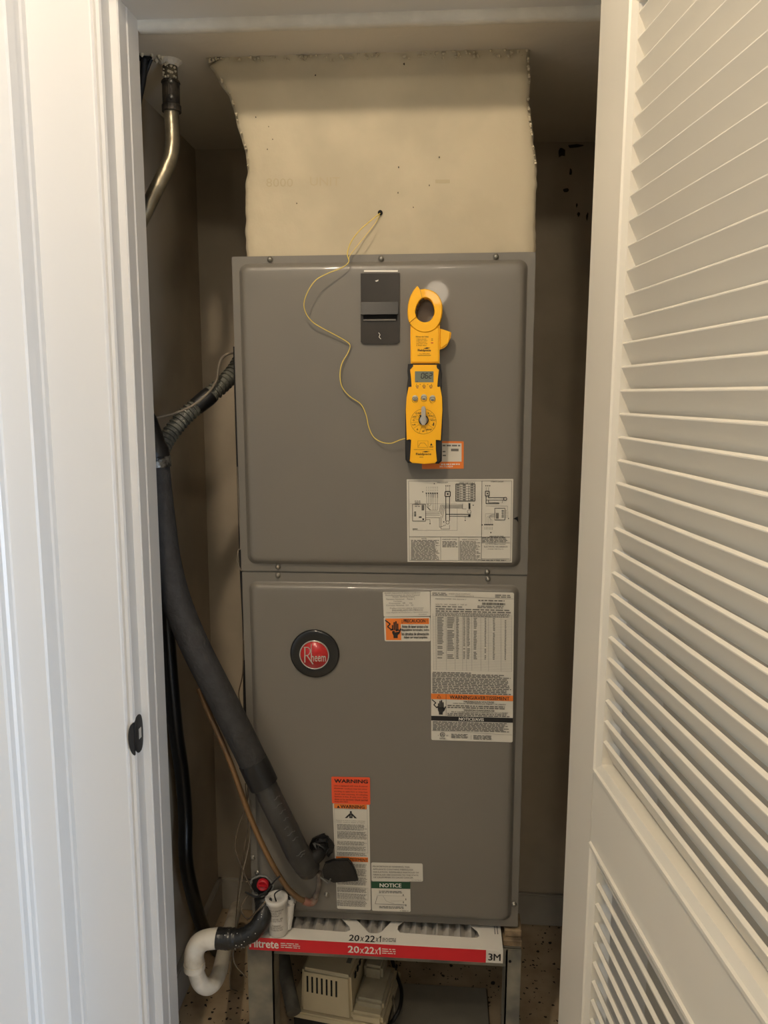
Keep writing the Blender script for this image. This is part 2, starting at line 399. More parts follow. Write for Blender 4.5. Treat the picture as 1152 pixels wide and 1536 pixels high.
# strike plate on the jamb
sp = at(205, 1093, Ys-.0); zc = sp.z
b = B()
pl = []   # plate wraps from reveal onto the stop side: outline in (s, z) ; s runs along Y on the jamb side
for k in range(24):
    a = 2*PI*k/24; ca, sa = math.cos(a), math.sin(a)
    pl.append((math.copysign(abs(ca)**.7, ca)*.0155, math.copysign(abs(sa)**.8, sa)*.0325))
yc_ = (Ys+Yc)/2-.002
fr = [(xs+.0022, yc_+s_, zc+z_) for s_, z_ in pl]; bk = [(xs-.001, yc_+s_, zc+z_) for s_, z_ in pl]
b.add(fr+bk, [tuple(range(24)), tuple(range(24, 48))[::-1]]+[(i, (i+1) % 24, 24+(i+1) % 24, 24+i) for i in range(24)])
# lip curling over the casing edge
lip = []
for k in range(13):
    a = PI/2-PI*k/12; lip.append((math.cos(a)*.0105, math.sin(a)*.0285-.003))
fr = [(xs-.0005-p, Yc-.003+p*.1, zc+z_) for p, z_ in lip]; bk = [(xs-.0005-p, Yc+.001, zc+z_) for p, z_ in lip]
b.add(fr+bk, [tuple(range(13)), tuple(range(13, 26))[::-1]]+[(i, (i+1) % 13, 13+(i+1) % 13, 13+i) for i in range(13)])
st = obj('strike_plate', b, M_black, jamb, label='black metal latch strike plate')
b = B(); b.box(xs+.0018, yc_-.003, zc-.009, xs+.0026, yc_+.007, zc+.009); obj('latch_hole', b, M_silver, st)
# cracks in the plaster, top right of back wall
def blob(b, c, r, y, sx=1, sz=1, n=9):
    pts = [(c[0]+sx*r*random.uniform(.5, 1.2)*math.cos(2*PI*k/n), y, c[1]+sz*r*random.uniform(.5, 1.2)*math.sin(2*PI*k/n)) for k in range(n)]
    b.add(pts, [tuple(range(n))])
b = B()
for px, py, r, sx, sz in ((842, 228, .010, 1.2, 1.2), (862, 219, .010, 2.2, .6), (856, 258, .005, .7, 2), (850, 285, .006, 1.5, .8), (865, 308, .004, .7, 1.4), (868, 322, .005, .7, 1.3), (881, 325, .005, .5, 2.2)):
    p = at(px, py, YB-.002); blob(b, (p.x, p.z), r, YB-.0015, sx, sz)
obj('crack', b, mat('crumbled_plaster', (52, 43, 34), .9), wb)
# ragged hole in the closet ceiling, far left, with crumbled edge
b = B(); hc = atz(214, 84, ZC)
pts = [(hc.x-.05+.075*random.uniform(.8, 1.1)*math.cos(2*PI*k/16), hc.y+.005+.018*random.uniform(.7, 1.1)*math.sin(2*PI*k/16), ZC-.0012) for k in range(16)]
b.add(pts, [tuple(range(16))]); b2 = B()
obj('hole', b, M_void, cl)
for k in range(20):
    a = 2*PI*k/20; r = random.uniform(.002, .005)
    c = Vector((hc.x-.04+.072*math.cos(a), hc.y+.005+.018*math.sin(a), ZC-.002))
    b2.lathe([(0.0001, -r), (r, 0), (r*.6, r), (.0001, r)], Matrix.Translation(c), 6)
obj('crumb', b2, M_crumb, cl, kind='stuff')

# ------------------------------------------------------------------ louvre door (right), standing open
ang = math.atan2(-.99131, .1316)
dr = empty('door_1', (.3142, -.205, 0), (0, 0, ang)); dr['kind'] = 'structure'
DW, DT, SW = .80, .035, .117
for x0, x1 in ((0, SW), (DW-SW, DW)):
    b = B(); b.box(x0, 0, .012, x1, DT, 1.985, bev=.0025); obj('stile', b, M_door, dr, local=True)
SEC = ((.843, 1.885), (.17, .733))
for z0, z1 in ((.012, .17), (.733, .843), (1.885, 1.985)):
    b = B(); b.box(SW-.001, .0004, z0, DW-SW+.001, DT-.0004, z1); obj('rail', b, M_door, dr, local=True)
for z0, z1 in SEC:
    bw = .019
    # bead frame: chamfered inner moulding made of four mitred strips
    b = B()
    def strip(p, q, inn):   # p,q outer corners; inn: inward dirs of the mitre
        prf = [(0, .0), (.0015, -.0032), (.006, -.0032), (.008, -.0004), (.0105, .0008), (bw, .0045), (bw, .03), (0, .03)]
        vs_ = [(p[0]+inn[0][0]*a, y, p[1]+inn[0][1]*a) for a, y in prf]+[(q[0]+inn[1][0]*a, y, q[1]+inn[1][1]*a) for a, y in prf]
        n = len(prf); b.add(vs_, [(i, (i+1) % n, n+(i+1) % n, n+i) for i in range(n)])
    A, Bq, Cq, Dq = (SW, z0), (DW-SW, z0), (DW-SW, z1), (SW, z1)
    strip(A, Bq, ((1, 1), (-1, 1))); strip(Bq, Cq, ((-1, 1), (-1, -1))); strip(Cq, Dq, ((-1, -1), (1, -1))); strip(Dq, A, ((1, -1), (1, 1)))
    obj('moulding', b, M_door, dr, local=True)
# slat profile (y into the door, z), near edge on top, rounded
x0, x1 = SW+.0175, DW-SW-.0175
ty, tz = .45, -.893; ny, nz = -.893, -.45    # slat direction, and outward normal of its visible face
th_, ln = .0062, .037
pr = []
pr = [(ny*th_/2+ty*.0012, nz*th_/2+tz*.0012), (ny*th_/2*.8, nz*th_/2*.8), (-ny*th_/2*.8, -nz*th_/2*.8), (-ny*th_/2+ty*.0012, -nz*th_/2+tz*.0012)]
pr += [(ty*ln-ny*th_/2, tz*ln-nz*th_/2), (ty*ln+ny*th_/2, tz*ln+nz*th_/2)]
n = len(pr)
b = B(); b.add([(x0, y, z) for y, z in pr]+[(x1, y, z) for y, z in pr], [(i, (i+1) % n, n+(i+1) % n, n+i) for i in range(n)]+[tuple(range(n))[::-1], tuple(range(n, 2*n))])
first = None
zs = [1.828+.031-k*.0309 for k in range(32)]+[.7115-k*.0318 for k in range(17)]
for z in zs:
    if first is None: o = first = obj('slat', b, M_door, dr, local=True)
    else: o = obj('slat', None, None, dr, data=first.data)
    o.location = (0, .0075, z-.003)

# ================================================================== AIR HANDLER
ZU = 0.345
DEL = 0.00594355
unit = empty('air_handler', (0, 0, ZU), (0, -DEL, 0))
tag(unit, 'tall grey metal air handler cabinet with two panels, filling the closet', 'air handler')
UI = WM[unit.name].inverted()
def L(px, py, y=-.0135):
    return UI @ at(px, py, y)
W2, H, DEP = .2665, 1.283, .445
zs1 = L(576, 860, 0).z
b = B(); b.box(-W2, 0.002, 0, W2, DEP, H, bev=.002); obj('cabinet', b, M_unitside, unit, local=True)
def rrect(x0, z0, x1, z1, r, n=6):
    pts = []
    for cx, cz, a0 in ((x1-r, z0+r, -90), (x1-r, z1-r, 0), (x0+r, z1-r, 90), (x0+r, z0+r, 180)):
        for k in range(n+1):
            a = math.radians(a0+90*k/n); pts.append((cx+r*math.cos(a), cz+r*math.sin(a)))
    return pts
def panel(x0, z0, x1, z1, ex0, ez0, ex1, ez1):
    b = B()
    b.box(x0, -.0022, z0, x1, .002, z1, bev=.0008)
    prof = [(0, -.0021), (.0015, -.0030), (.0035, -.0060), (.0065, -.0100), (.0100, -.0122), (.0150, -.0130), (.03, -.0132)]
    loops = []
    for ins, y in prof:
        loops.append([(x, y, z) for x, z in rrect(ex0+ins, ez0+ins, ex1-ins, ez1-ins, max(.016-ins*.4, .003))])
    m = len(loops[0]); vs_ = [p for l in loops for p in l]
    fs = [(i*m+k, i*m+(k+1) % m, (i+1)*m+(k+1) % m, (i+1)*m+k) for i in range(len(loops)-1) for k in range(m)]
    b.add(vs_, fs, True); b.add(loops[-1], [tuple(range(m))])
    return b
pu = obj('access_panel', panel(-W2, zs1+.0012, W2, H, -W2+.0125, L(576, 848, 0).z, W2-.013, H-.012), M_unit, unit, local=True)
plw = obj('access_panel', panel(-W2+.001, .002, W2-.001, zs1-.0012, -W2+.014, .016, W2-.014, L(576, 874, 0).z), M_unit, unit, local=True)
YP = -.0134
# screws
for px, py in ((405, 389), (571.7, 388), (744, 385), (417, 850), (417, 863), (731, 858), (732, 868.5), (771, 1357), (488, 1250), (491, 1337), (379, 1287), (386, 1310)):
    p = L(px, py, -.004); b = B()
    b.lathe([(.0052, 0), (.0052, .0012), (.0034, .0014), (.0034, .0042), (.0026, .0052), (.0001, .0054)], Matrix.Translation((p.x, -.0022 if py < 880 or px > 760 or px < 390 else YP, p.z)) @ Matrix.Rotation(PI/2, 4, 'X'), 12)
    obj('screw', b, M_screw, unit, local=True)
# paint chip by the wiring sheet
b = B(); p = L(775, 779); b.prism([(p.x-.006, p.z+.001), (p.x+.002, p.z+.005), (p.x+.003, p.z-.006), (p.x, p.z-.001)], YP+.006, YP-.0003); obj('paint_chip', b, M_void, unit, local=True)
# breaker cover
b = B()
def LR(px0, py0, px1, py1, y): a = L(px0, py0, y); c = L(px1, py1, y); return a.x, c.z, c.x, a.z
x0, z0, x1, z1 = LR(541, 410, 599.5, 471, -.016)
b.prism([(x0, z0), (x1, z0), (x1, z1), (x0, z1)], YP, YP-.0035, .0006)
x0, zb0, x1, zb1 = LR(541, 482, 599.5, 516, -.016)
b.prism([(x0, zb0+.004), (x0+.005, zb0+.0005), (x0+.008, zb0), (x1-.008, zb0), (x1-.005, zb0+.0005), (x1, zb0+.004), (x1, zb1), (x0, zb1)], YP, YP-.0035, .0006)
b.box(x0, YP-.003, zb1-.001, x0+.004, YP, z0+.001); b.box(x1-.004, YP-.003, zb1-.001, x1, YP, z0+.001)
br = obj('breaker_cover', b, M_breaker, unit, local=True, label='smoky dark plastic breaker cover')
b = B(); b.box(x0+.0045, YP-.0009, zb1, x1-.0045, YP+.001, z0); obj('slot', b, M_void, br, local=True)
b = B(); xa, za, xb, zb_ = LR(541.5, 453, 597, 471.5, -.02)
b.add([(xa, YP-.0036, zb_), (xb, YP-.0036, zb_), (xb, YP-.009, za), (xa, YP-.009, za), (xb, YP-.0036, za), (xa, YP-.0036, za)], [(0, 1, 2, 3), (3, 2, 4, 5), (0, 3, 5), (1, 4, 2)])
obj('flap', b, M_breaker2, br, local=True)
b = B()
b.box(xa+.004, YP-.006, zb1+.0005, xb-.004, YP-.0012, zb1+.003); obj('switch_edge', b, M_inkg, br, local=True)
b = B(); Sx = Sheet([L(541, 408, YP-.0036), L(599.5, 408, YP-.0036), L(599.5, 516, YP-.0036), L(541, 516, YP-.0036)])
Sx.poly(b, [(.37, .12), (.46, .105), (.45, .125), (.40, .135)], .0003); Sx.line(b, [(.46, .84), (.5, .87), (.47, .90), (.52, .93)], .0009, .0003)
Sx.rect(b, .08, -.03, .95, -.005, -.0030)
obj('paint_scuff', b, M_whiteink, br, local=True)

def sticker(name, cor, m=M_paper, rad=.003, label=None, y=YP, h=.0):
    s = Sheet([L(px, py, y-.0006) for px, py in cor]); b = B()
    s.rect(b, 0, 0, 1, 1, h, rad, .0005)
    o = obj(name, b, m, unit, local=True, label=label); return s, o
def prnt(name, b, m, parent): return obj(name, b, m, parent, local=True)
def hand(s, b, cu, cv, hh, h=.001):
    """open hand silhouette, hh = height in v"""
    k = hh*s.h/s.w*.8
    def q(x, y): return (cu+x*k, cv+y*hh)
    s.poly(b, [q(-.24, .02), (q(.20, -.02)), q(.27, .02), q(.22, .22), q(.15, .36), q(.15, .5), q(-.15, .5), q(-.15, .36), q(-.24, .2)], h)
    for x, t, w_ in ((-.19, -.28, .095), (-.07, -.45, .10), (.055, -.5, .10), (.175, -.36, .095)):
        s.poly(b, [q(x-w_/2, .05), q(x-w_/2, t+.03), q(x, t), q(x+w_/2, t+.03), q(x+w_/2, .05)], h)
    s.poly(b, [q(.2, .12), q(.36, -.08), q(.42, -.05), q(.3, .22), q(.2, .3)], h)
def zigzag(s, b, cu, cv, hh, h=.001):
    k = hh*s.h/s.w
    P_ = [(-.35, -.5), (.12, -.12), (-.15, .12), (.25, .48)]
    s.line(b, [(cu+x*k, cv+y*hh) for x, y in P_], hh*s.h*.11, h)
    s.poly(b, [(cu+.42*k, cv+.52*hh), (cu+.08*k, cv+.50*hh), (cu+.32*k, cv+.25*hh)], h)
# --- wiring diagram
s, o = sticker('wiring_diagram', ((610, 719), (770, 718.5), (768, 843.8), (611.3, 842.8)), rad=.0008)
b = B(); g = B()
def zx(x): return (x-106)/832
def zy(y): return (y-101)/649
def ln_(pts, w_=.0005, bb=None): s.line(bb or b, [(zx(x), zy(y)) for x, y in pts], w_)
s.frame(g, .018, .02, .985, .98, .0006)
ln_([(122, 550), (918, 550)], .0007); ln_([(695, 115), (695, 740)], .0007); ln_([(372, 550), (372, 738)]); ln_([(516, 550), (516, 738)]); ln_([(695, 595), (918, 595)]); ln_([(695, 722), (918, 722)])
s.frame(b, zx(150), zy(294), zx(253), zy(426), .0008)
for i in range(6):
    x = 262+i*17; y2 = 330-abs(3-i)*1
    ln_([(x, 205), (x, 235+i*2), ], .0008); ln_([(x, 235), (x, 280+i*9), (270, 300+i*7)] if i < 3 else [(x, 235), (x, 340), (270+i*5, 340), (262, 310)], .0004)
    s.rect(b, zx(x-7), zy(204), zx(x+4), zy(213)); ln_([(x, 158), (x, 172)], .0004); ln_([(x, 180), (x, 194)], .0004)
for k, y in enumerate((355, 368, 380, 400, 414)):
    ln_([(253, y), (362+k*2, y)] if k < 4 else [(253, y), (288, y), (288, 445)], .0005)
for k in range(4):
    ln_([(362+8*k, 355+12*k if k < 3 else 400), (372+10*k, 300+8*k), (545, 300+8*k)], .0005)
for x in (413, 442): ln_([(x, 235), (x, 425)], .0012); ln_([(x, 160), (x, 195)], .0005)
ln_([(413, 372), (590, 372)], .0011); ln_([(442, 388), (590, 388)], .0008); ln_([(566, 388), (566, 410)], .0006)
s.frame(b, zx(408), zy(196), zx(448), zy(234), .0016); s.disc(b, zx(428), zy(215), .0016)
s.disc(b, zx(427), zy(436), .0034, r0=.0027); s.disc(b, zx(597), zy(352), .0036, r0=.0030); s.rect(b, zx(590), zy(372), zx(608), zy(394)); s.rect(b, zx(592), zy(286), zx(606), zy(332))
ln_([(545, 290), (545, 330), (575, 330)], .0005); ln_([(415, 455), (362, 475), (362, 400)], .0005); ln_([(442, 455), (442, 488), (375, 488), (375, 388)], .0005)
ln_([(503, 330), (503, 498), (150, 498)], .00035, g); ln_([(130, 290), (500, 290)], .0003, g)
s.frame(b, zx(491), zy(138), zx(641), zy(269), .0011)
for k in range(1, 7): ln_([(491, 138+k*18.7), (641, 138+k*18.7)], .0006)
for x in (530, 592): ln_([(x, 150), (x, 269)], .0006)
for k in range(7):
    for x0_ in (497, 545, 605): s.rect(g, zx(x0_), zy(143+k*18.7), zx(x0_+24), zy(151+k*18.7))
s.rect(g, zx(222), zy(300), zx(242), zy(342)); s.rect(g, zx(806), zy(362), zx(828), zy(405))
for y in (352, 366, 380): s.rect(b, zx(163), zy(y), zx(178), zy(y+9))
s.rect(b, zx(228), zy(405), zx(240), zy(418)); s.rect(b, zx(200), zy(390), zx(222), zy(400))
s.rows(g, zx(168), zy(264), zx(215), zy(318), 4, .4, ww=.03)
# right column
for x in (728, 747): ln_([(x, 165), (x, 190)], .0005); ln_([(x, 230), (x, 245)], .0012)
s.frame(b, zx(722), zy(194), zx(752), zy(230), .0014); s.disc(b, zx(738), zy(212), .0014)
ln_([(728, 245), (728, 290), (830, 290), (830, 284)], .0011); ln_([(747, 243), (870, 243)], .0011); ln_([(728, 262), (870, 262)], .0008); ln_([(747, 262), (747, 282), (828, 282)], .0008)
s.disc(b, zx(877), zy(253), .0034, r0=.0022); ln_([(860, 262), (853, 285)], .0006)
s.frame(b, zx(797), zy(325), zx(877), zy(416), .0009)
for k in range(5): ln_([(797, 366+k*7), (765-k*9+20, 366+k*7), (724+k*13, 385+k*8 if k else 368), (724+k*13, 450)], .00035, g)
for k in range(6): s.rect(b, zx(716+k*12), zy(448), zx(725+k*12), zy(458)); ln_([(720+k*12, 470), (720+k*12, 492)], .0004)
for y in (340, 352, 366, 378, 390): s.rect(b, zx(850), zy(y), zx(868), zy(y+5)); ln_([(877, y+3), (895, y+3), (895, 308), (728, 308)] if y == 340 else [(877, y+3), (905, y+3)], .0004)
s.text(b, 'WIRING DIAGRAM', zx(345), zy(121), zx(430), zy(131)); s.text(b, 'SCHEMATIC DIAGRAM', zx(765), zy(116), zx(862), zy(126)); s.text(b, 'SPEED TAP TABLE', zx(516), zy(124), zx(640), zy(135))
s.text(b, '208/240V', zx(148), zy(484), zx(190), zy(493), bold=.02); s.text(b, 'NOTES', zx(220), zy(559), zx(260), zy(568), bold=.01)
s.text(b, 'COMPONENT CODES', zx(384), zy(565), zx(500), zy(574), bold=.01); s.text(b, 'WIRING INFORMATION', zx(540), zy(566), zx(668), zy(575), bold=.01)
s.text(b, 'WIRE COLOR CODE', zx(757), zy(540), zx(868), zy(549), bold=.01)
s.text(g, 'ELECTRICAL WIRING DIAGRAM', zx(725), zy(601), zx(885), zy(610)); s.text(g, 'ELECTRICAL AIR HANDLER', zx(716), zy(619), zx(902), zy(631)); s.text(g, '1 PHASE  240 VOLTS', zx(740), zy(640), zx(868), zy(649))
s.rows(g, zx(135), zy(573), zx(366), zy(735), 16, .5, ww=.035); s.rows(g, zx(385), zy(583), zx(508), zy(633), 5, .5, ww=.03); s.rows(g, zx(524), zy(580), zx(690), zy(735), 15, .45, ww=.03, jag=.3)
s.rows(g, zx(700), zy(551), zx(910), zy(592), 4, .5, ww=.03); s.rows(g, zx(700), zy(727), zx(910), zy(739), 1, .6, ww=.03)
for px_, py_ in ((232, 198), (323, 135), (288, 447), (628, 302), (700, 455), (768, 515), (905, 405), (397, 432), (566, 420)): s.rect(b, zx(px_-4), zy(py_-4), zx(px_+4), zy(py_+4))
for px_ in (410, 425, 440, 722, 737, 752): s.rect(b, zx(px_), zy(148), zx(px_+8), zy(156))
prnt('lettering', b, M_ink, o); prnt('fine_print', g, M_inkg, o)
# --- Spanish rating label
s, o = sticker('rating_label', ((574, 888), (645, 887.5), (645.6, 924), (575.6, 925)), rad=.002)
g = B()
def zx(x): return (x-72)/354
def zy(y): return (y-90)/184
for t, a, c, y in (('RHEEM MANUFACTURING COMPANY', 88, 356, 98), ('Acondicionador de Aire Central', 90, 348, 113), ('Modelo:  RHMV3617HEAC', 145, 312, 126), ('Tension Nominal:   Fases: 1', 95, 310, 143), ('Corriente:', 150, 215, 158), ('Frecuencia:   60      Hz', 118, 292, 173), ('Consumo Nominal:  5.0    W', 95, 300, 189)):
    s.text(g, t, zx(a), zy(y-5), zx(c), zy(y+5))
s.text(g, 'Refacciones para Servicio', zx(122), zy(206), zx(376), zy(217)); s.text(g, 'ENSAMBLADO EN MEXICO', zx(138), zy(221), zx(370), zy(232)); s.text(g, 'Leer Manual de Instalacion y Operacion antes', zx(95), zy(239), zx(410), zy(249))
s.text(g, '92-23174-01', zx(338), zy(256), zx(398), zy(263))
prnt('lettering', g, M_inkg, o)
# --- precaucion
s, o = sticker('caution_label', ((575.6, 925.5), (645.5, 925.5), (646, 962), (577, 962)), rad=.003, label='white and orange shock caution label in Spanish')
def zx(x): return (x-80)/350
def zy(y): return (y-279)/183
b = B(); s.poly(b, [(zx(92), zy(290)), (zx(420), zy(288)), (zx(420), zy(332)), (zx(207), zy(332)), (zx(207), zy(452)), (zx(92), zy(452))], .0004); prnt('orange_field', b, M_orange, o)
b = B(); hand(s, b, zx(165), zy(372), .70); zigzag(s, b, zx(118), zy(340), .42)
s.text(b, '¡ PRECAUCION !', zx(215), zy(294), zx(408), zy(326), bold=.03)
for t, a, c, y in (('Antes de tener acceso a los', 215, 412, 348), ('dispositivos terminales, todos', 209, 420, 376), ('los circuitos de alimentación', 212, 418, 404), ('deben ser interrumpidos.', 227, 408, 432)):
    s.text(b, t, zx(a), zy(y-11), zx(c), zy(y+12), bold=.025)
prnt('lettering', b, M_ink, o)
b = B(); s.line(b, [(zx(140), zy(382)), (zx(165), zy(376)), (zx(160), zy(390)), (zx(192), zy(384))], .0012, .0012); prnt('spark_mark', b, M_orange, o)
# --- big data label
s, o = sticker('data_label', ((646, 886.4), (771, 889), (769, 1113.6), (647, 1110)), rad=.003, label='tall white and orange data and shock warning label')
def zx(x): return (x-433)/622
def zy(y): return (y-84)/1122
b = B(); g = B(); l = B()
s.line(g, [(zx(436), zy(117)), (zx(1052), zy(130))], .0005)
s.text(g, 'RHEEM SALES COMPANY', zx(570), zy(96), zx(732), zy(106)); s.text(g, 'AIR HANDLER/CHAUFFAGE', zx(618), zy(112), zx(757), zy(121)); s.rows(g, zx(445), zy(93), zx(560), zy(115), 2, .5, ww=.05); s.rows(g, zx(915), zy(98), zx(1040), zy(124), 2, .5, ww=.05)
s.text(g, 'MANUFACTURER  NO. RH1V3617', zx(470), zy(135), zx(700), zy(144)); s.rows(g, zx(790), zy(138), zx(985), zy(150), 1, .7, ww=.05, jag=0)
for k in range(26): s.rect(b, zx(818+k*6.7), zy(160), zx(818+k*6.7+random.choice((2.6, 4.4))), zy(177), .0008)
s.rows(g, zx(783), zy(181), zx(990), zy(203), 2, .5, ww=.05, jag=.1); s.text(g, 'VOLTS  240   PHASE  1   HZ 60', zx(468), zy(175), zx(705), zy(184)); s.rows(g, zx(470), zy(190), zx(690), zy(201), 1, .6, ww=.07)
s.rows(g, zx(470), zy(206), zx(1040), zy(238), 2, .5, ww=.06, jag=.04); s.rows(g, zx(470), zy(238), zx(1030), zy(268), 3, .5, ww=.03, jag=.02)
cols = (448, 470, 548, 614, 670, 700, 740, 808, 866, 960, 1040)
for k, x in enumerate(cols): s.line(l, [(zx(x), zy(248)), (zx(x+3), zy(668))], .0004)
for k in range(34): s.line(l, [(zx(448), zy(270+k*12)), (zx(1045), zy(270+k*12))], .00028)
for x, w_ in ((482, 50), (556, 55), (624, 22), (678, 14), (706, 22), (756, 26), (838, 12), (900, 16), (988, 12)):
    for k in range(26):
        if random.random() < .93: s.rect(l, zx(x+random.uniform(-1, 1)), zy(273+k*12), zx(x+w_*random.uniform(.7, 1)), zy(280+k*12), .0008)
s.rows(g, zx(445), zy(680), zx(760), zy(692), 1, .55, ww=.04); s.rows(g, zx(442), zy(692), zx(1040), zy(722), 3, .6, ww=.05, jag=.2); s.rows(g, zx(442), zy(724), zx(1040), zy(770), 4, .6, ww=.05, jag=.08)
s.rows(g, zx(442), zy(770), zx(1040), zy(795), 2, .6, ww=.05, jag=.1); s.rows(g, zx(442), zy(796), zx(1040), zy(845), 4, .6, ww=.05, jag=.06)
a = B(); s.rect(a, 0, zy(848), 1, zy(890), .0004); prnt('orange_field', a, M_orange, o)
s.line(b, [(zx(547), zy(850)), (zx(547), zy(1012))], .0006)
s.text(b, 'WARNING/AVERTISSEMENT', zx(575), zy(857), zx(1028), zy(884), bold=.035)
s.line(b, [(zx(478), zy(880)), (zx(508), zy(880)), (zx(493), zy(855)), (zx(478), zy(880))], .0006)
hand(s, b, zx(507), zy(950), .100); zigzag(s, b, zx(462), zy(925), .055)
s.text(b, 'HAZARDOUS VOLTAGE', zx(682), zy(896), zx(912), zy(909), bold=.02); s.text(b, 'CAN CAUSE SEVERE PERSONAL INJURY OR DEATH', zx(600), zy(913), zx(1000), zy(923), bold=.02)
s.text(b, 'TENSION DANGEREUSE', zx(680), zy(961), zx(915), zy(974), bold=.02); s.text(b, 'PEUT CAUSER DES LESIONS CORPORELLES OU LA MORT', zx(588), zy(978), zx(1016), zy(988), bold=.02)
s.rows(g, zx(558), zy(928), zx(1036), zy(956), 2, .6, ww=.045); s.rows(g, zx(558), zy(990), zx(1036), zy(1014), 2, .6, ww=.045)
s.rect(b, 0, zy(1018), 1, zy(1054), .0005)
s.rows(g, zx(444), zy(1058), zx(1036), zy(1130), 7, .6, ww=.045, jag=.1)
s.line(g, [(zx(436), zy(1130)), (zx(1050), zy(1148))], .0004)
s.disc(b, zx(519), zy(1160), .0048, r0=.0040); s.text(b, 'UL', zx(506), zy(1151), zx(533), zy(1170), bold=.02); s.text(b, 'c', zx(484), zy(1163), zx(491), zy(1171)); s.text(b, 'us', zx(547), zy(1163), zx(563), zy(1171)); s.text(b, 'LISTED', zx(497), zy(1186), zx(541), zy(1195), bold=.03)
s.rows(g, zx(585), zy(1150), zx(715), zy(1186), 4, .55, ww=.05); s.rows(g, zx(755), zy(1156), zx(915), zy(1192), 4, .55, ww=.05); s.line(g, [(zx(738), zy(1158)), (zx(738), zy(1192))], .0004)
prnt('lettering', b, M_ink, o); prnt('fine_print', g, M_inkg, o); prnt('table_lines', l, M_inkl, o)
a = B(); s.text(a, 'NOTICE/AVIS', zx(645), zy(1024), zx(835), zy(1047), bold=.035, h=.0012); prnt('heading', a, M_whiteink, o)
# --- small orange and white company sticker behind the meter (its code square left out)
s, o = sticker('service_sticker', ((632, 661.5), (695.5, 662), (695.5, 703), (633, 703.5)), M_orange, .0006, label='orange service sticker half hidden by the meter')
a = B(); s.rect(a, .04, .07, .95, .74, .0004); prnt('white_field', a, M_paper, o)
a = B(); s.rows(a, .50, .11, .94, .19, 1, .7, ww=.1, jag=0); s.rect(a, .70, .27, .88, .36, .0008); s.rows(a, .50, .32, .58, .6, 2, .35, ww=.1); prnt('lettering', a, M_inkg, o)
a = B(); s.rows(a, .46, .80, .93, .86, 1, .7, ww=.07); s.rect(a, .44, .885, .70, .935, .0008) if False else s.text(a, '305-776-4254', .42, .885, .74, .945, bold=.02); prnt('phone_lettering', a, M_whiteink, o)
# --- red-orange warning
s, o = sticker('warning_label', ((499, 1204.7), (553.8, 1206.4), (556.4, 1365.3), (505.7, 1363)), rad=.003, label='long white two language warning label')
def zx(x, y=700): return (x-(110+(y-315)*.0415))/(315-(y-315)*.025)
def zy(y): return (y-318)/918
b = B(); g = B(); a = B()
def R(u0, v0, u1, v1, bb, h): s.rect(bb, zx(u0, v0), zy(v0), zx(u1, v0), zy(v1), h)
R(122, 322, 405, 360, a, .0004); prnt('orange_field', a, M_orange, o); a = B(); R(138, 774, 415, 815, a, .0004)
prnt('orange_field', a, M_orange, o)
s.text(b, 'WARNING', zx(178, 340), zy(328), zx(386, 340), zy(356), bold=.03); s.poly(b, [(zx(145, 340), zy(355)), (zx(173, 340), zy(355)), (zx(159, 340), zy(334))])
s.text(b, 'AVERTISSEMENT', zx(183, 795), zy(782), zx(413, 795), zy(811), bold=.03); s.poly(b, [(zx(147, 795), zy(806)), (zx(175, 795), zy(806)), (zx(161, 795), zy(786))])
cx, cy = 268, 410
s.disc(b, zx(cx, cy), zy(388), .0022); s.poly(b, [(zx(x, y), zy(y)) for x, y in ((258, 398), (278, 398), (320, 440), (300, 440), (282, 420), (282, 440), (254, 440), (254, 420), (235, 440), (215, 440))])
R(262, 408, 274, 430, g, .0012)
s.frame(g, zx(130, 500), zy(362), zx(410, 500), zy(735), .00035)
s.text(g, 'Failure to follow safety warnings', zx(142, 465), zy(457), zx(390, 465), zy(467)); s.text(g, 'could result in death or injury', zx(145, 478), zy(471), zx(388, 478), zy(482))
for y0, y1, n_ in ((492, 545, 5), (552, 620, 7), (638, 675, 4), (682, 722, 4), (735, 765, 3), (832, 865, 3), (875, 940, 6), (950, 1020, 7), (1045, 1085, 4), (1095, 1145, 5), (1155, 1210, 6)):
    s.rows(g, zx(148, y0), zy(y0), zx(408, y0), zy(y1), n_, .42, ww=.07, jag=.12)
s.frame(g, zx(158, 1100), zy(1040), zx(415, 1100), zy(1150), .00035)
prnt('lettering', b, M_ink, o); prnt('fine_print', g, M_inkg, o)
s, o = sticker('notice_label', ((556.8, 1293.8), (634, 1295.5), (634.5, 1322.4), (557.2, 1321.5)), rad=.003)
def zx(x): return (x-442)/447
def zy(y): return (y-832)/160
g = B()
for t, x0_, x1_, y in (('PROPOSITION 65 WARNING: THIS', 456, 775, 862), ('APPLIANCE CONTAINS FIBERGLASS', 456, 805, 886), ('INSULATION. RESPIRABLE PARTICLES OF', 458, 855, 910), ('FIBERGLASS ARE KNOWN TO THE STATE', 458, 850, 934), ('OF CALIFORNIA TO CAUSE CANCER.', 460, 808, 956)):
    s.text(g, t, zx(x0_), zy(y-6), zx(x1_), zy(y+7), bold=.01)
s.text(g, '92-23578-01', zx(790), zy(974), zx(875), zy(981)); prnt('lettering', g, M_inkg, o)
s, o = sticker('notice_label', ((557, 1322), (615.4, 1322.7), (616, 1368), (558, 1366)), rad=.003, label='white notice label with a green heading band')
def zx(x): return (x-446)/336
def zy(y): return (y-990)/260
a = B(); s.rect(a, 0, 0, 1, zy(1050), .0004); prnt('green_band', a, M_green, o)
a = B(); s.text(a, 'NOTICE', zx(518), zy(1004), zx(706), zy(1038), bold=.03); prnt('heading', a, M_whiteink, o)
g = B(); b = B(); s.rows(g, zx(510), zy(1068), zx(712), zy(1092), 2, .45, ww=.08, jag=.05)
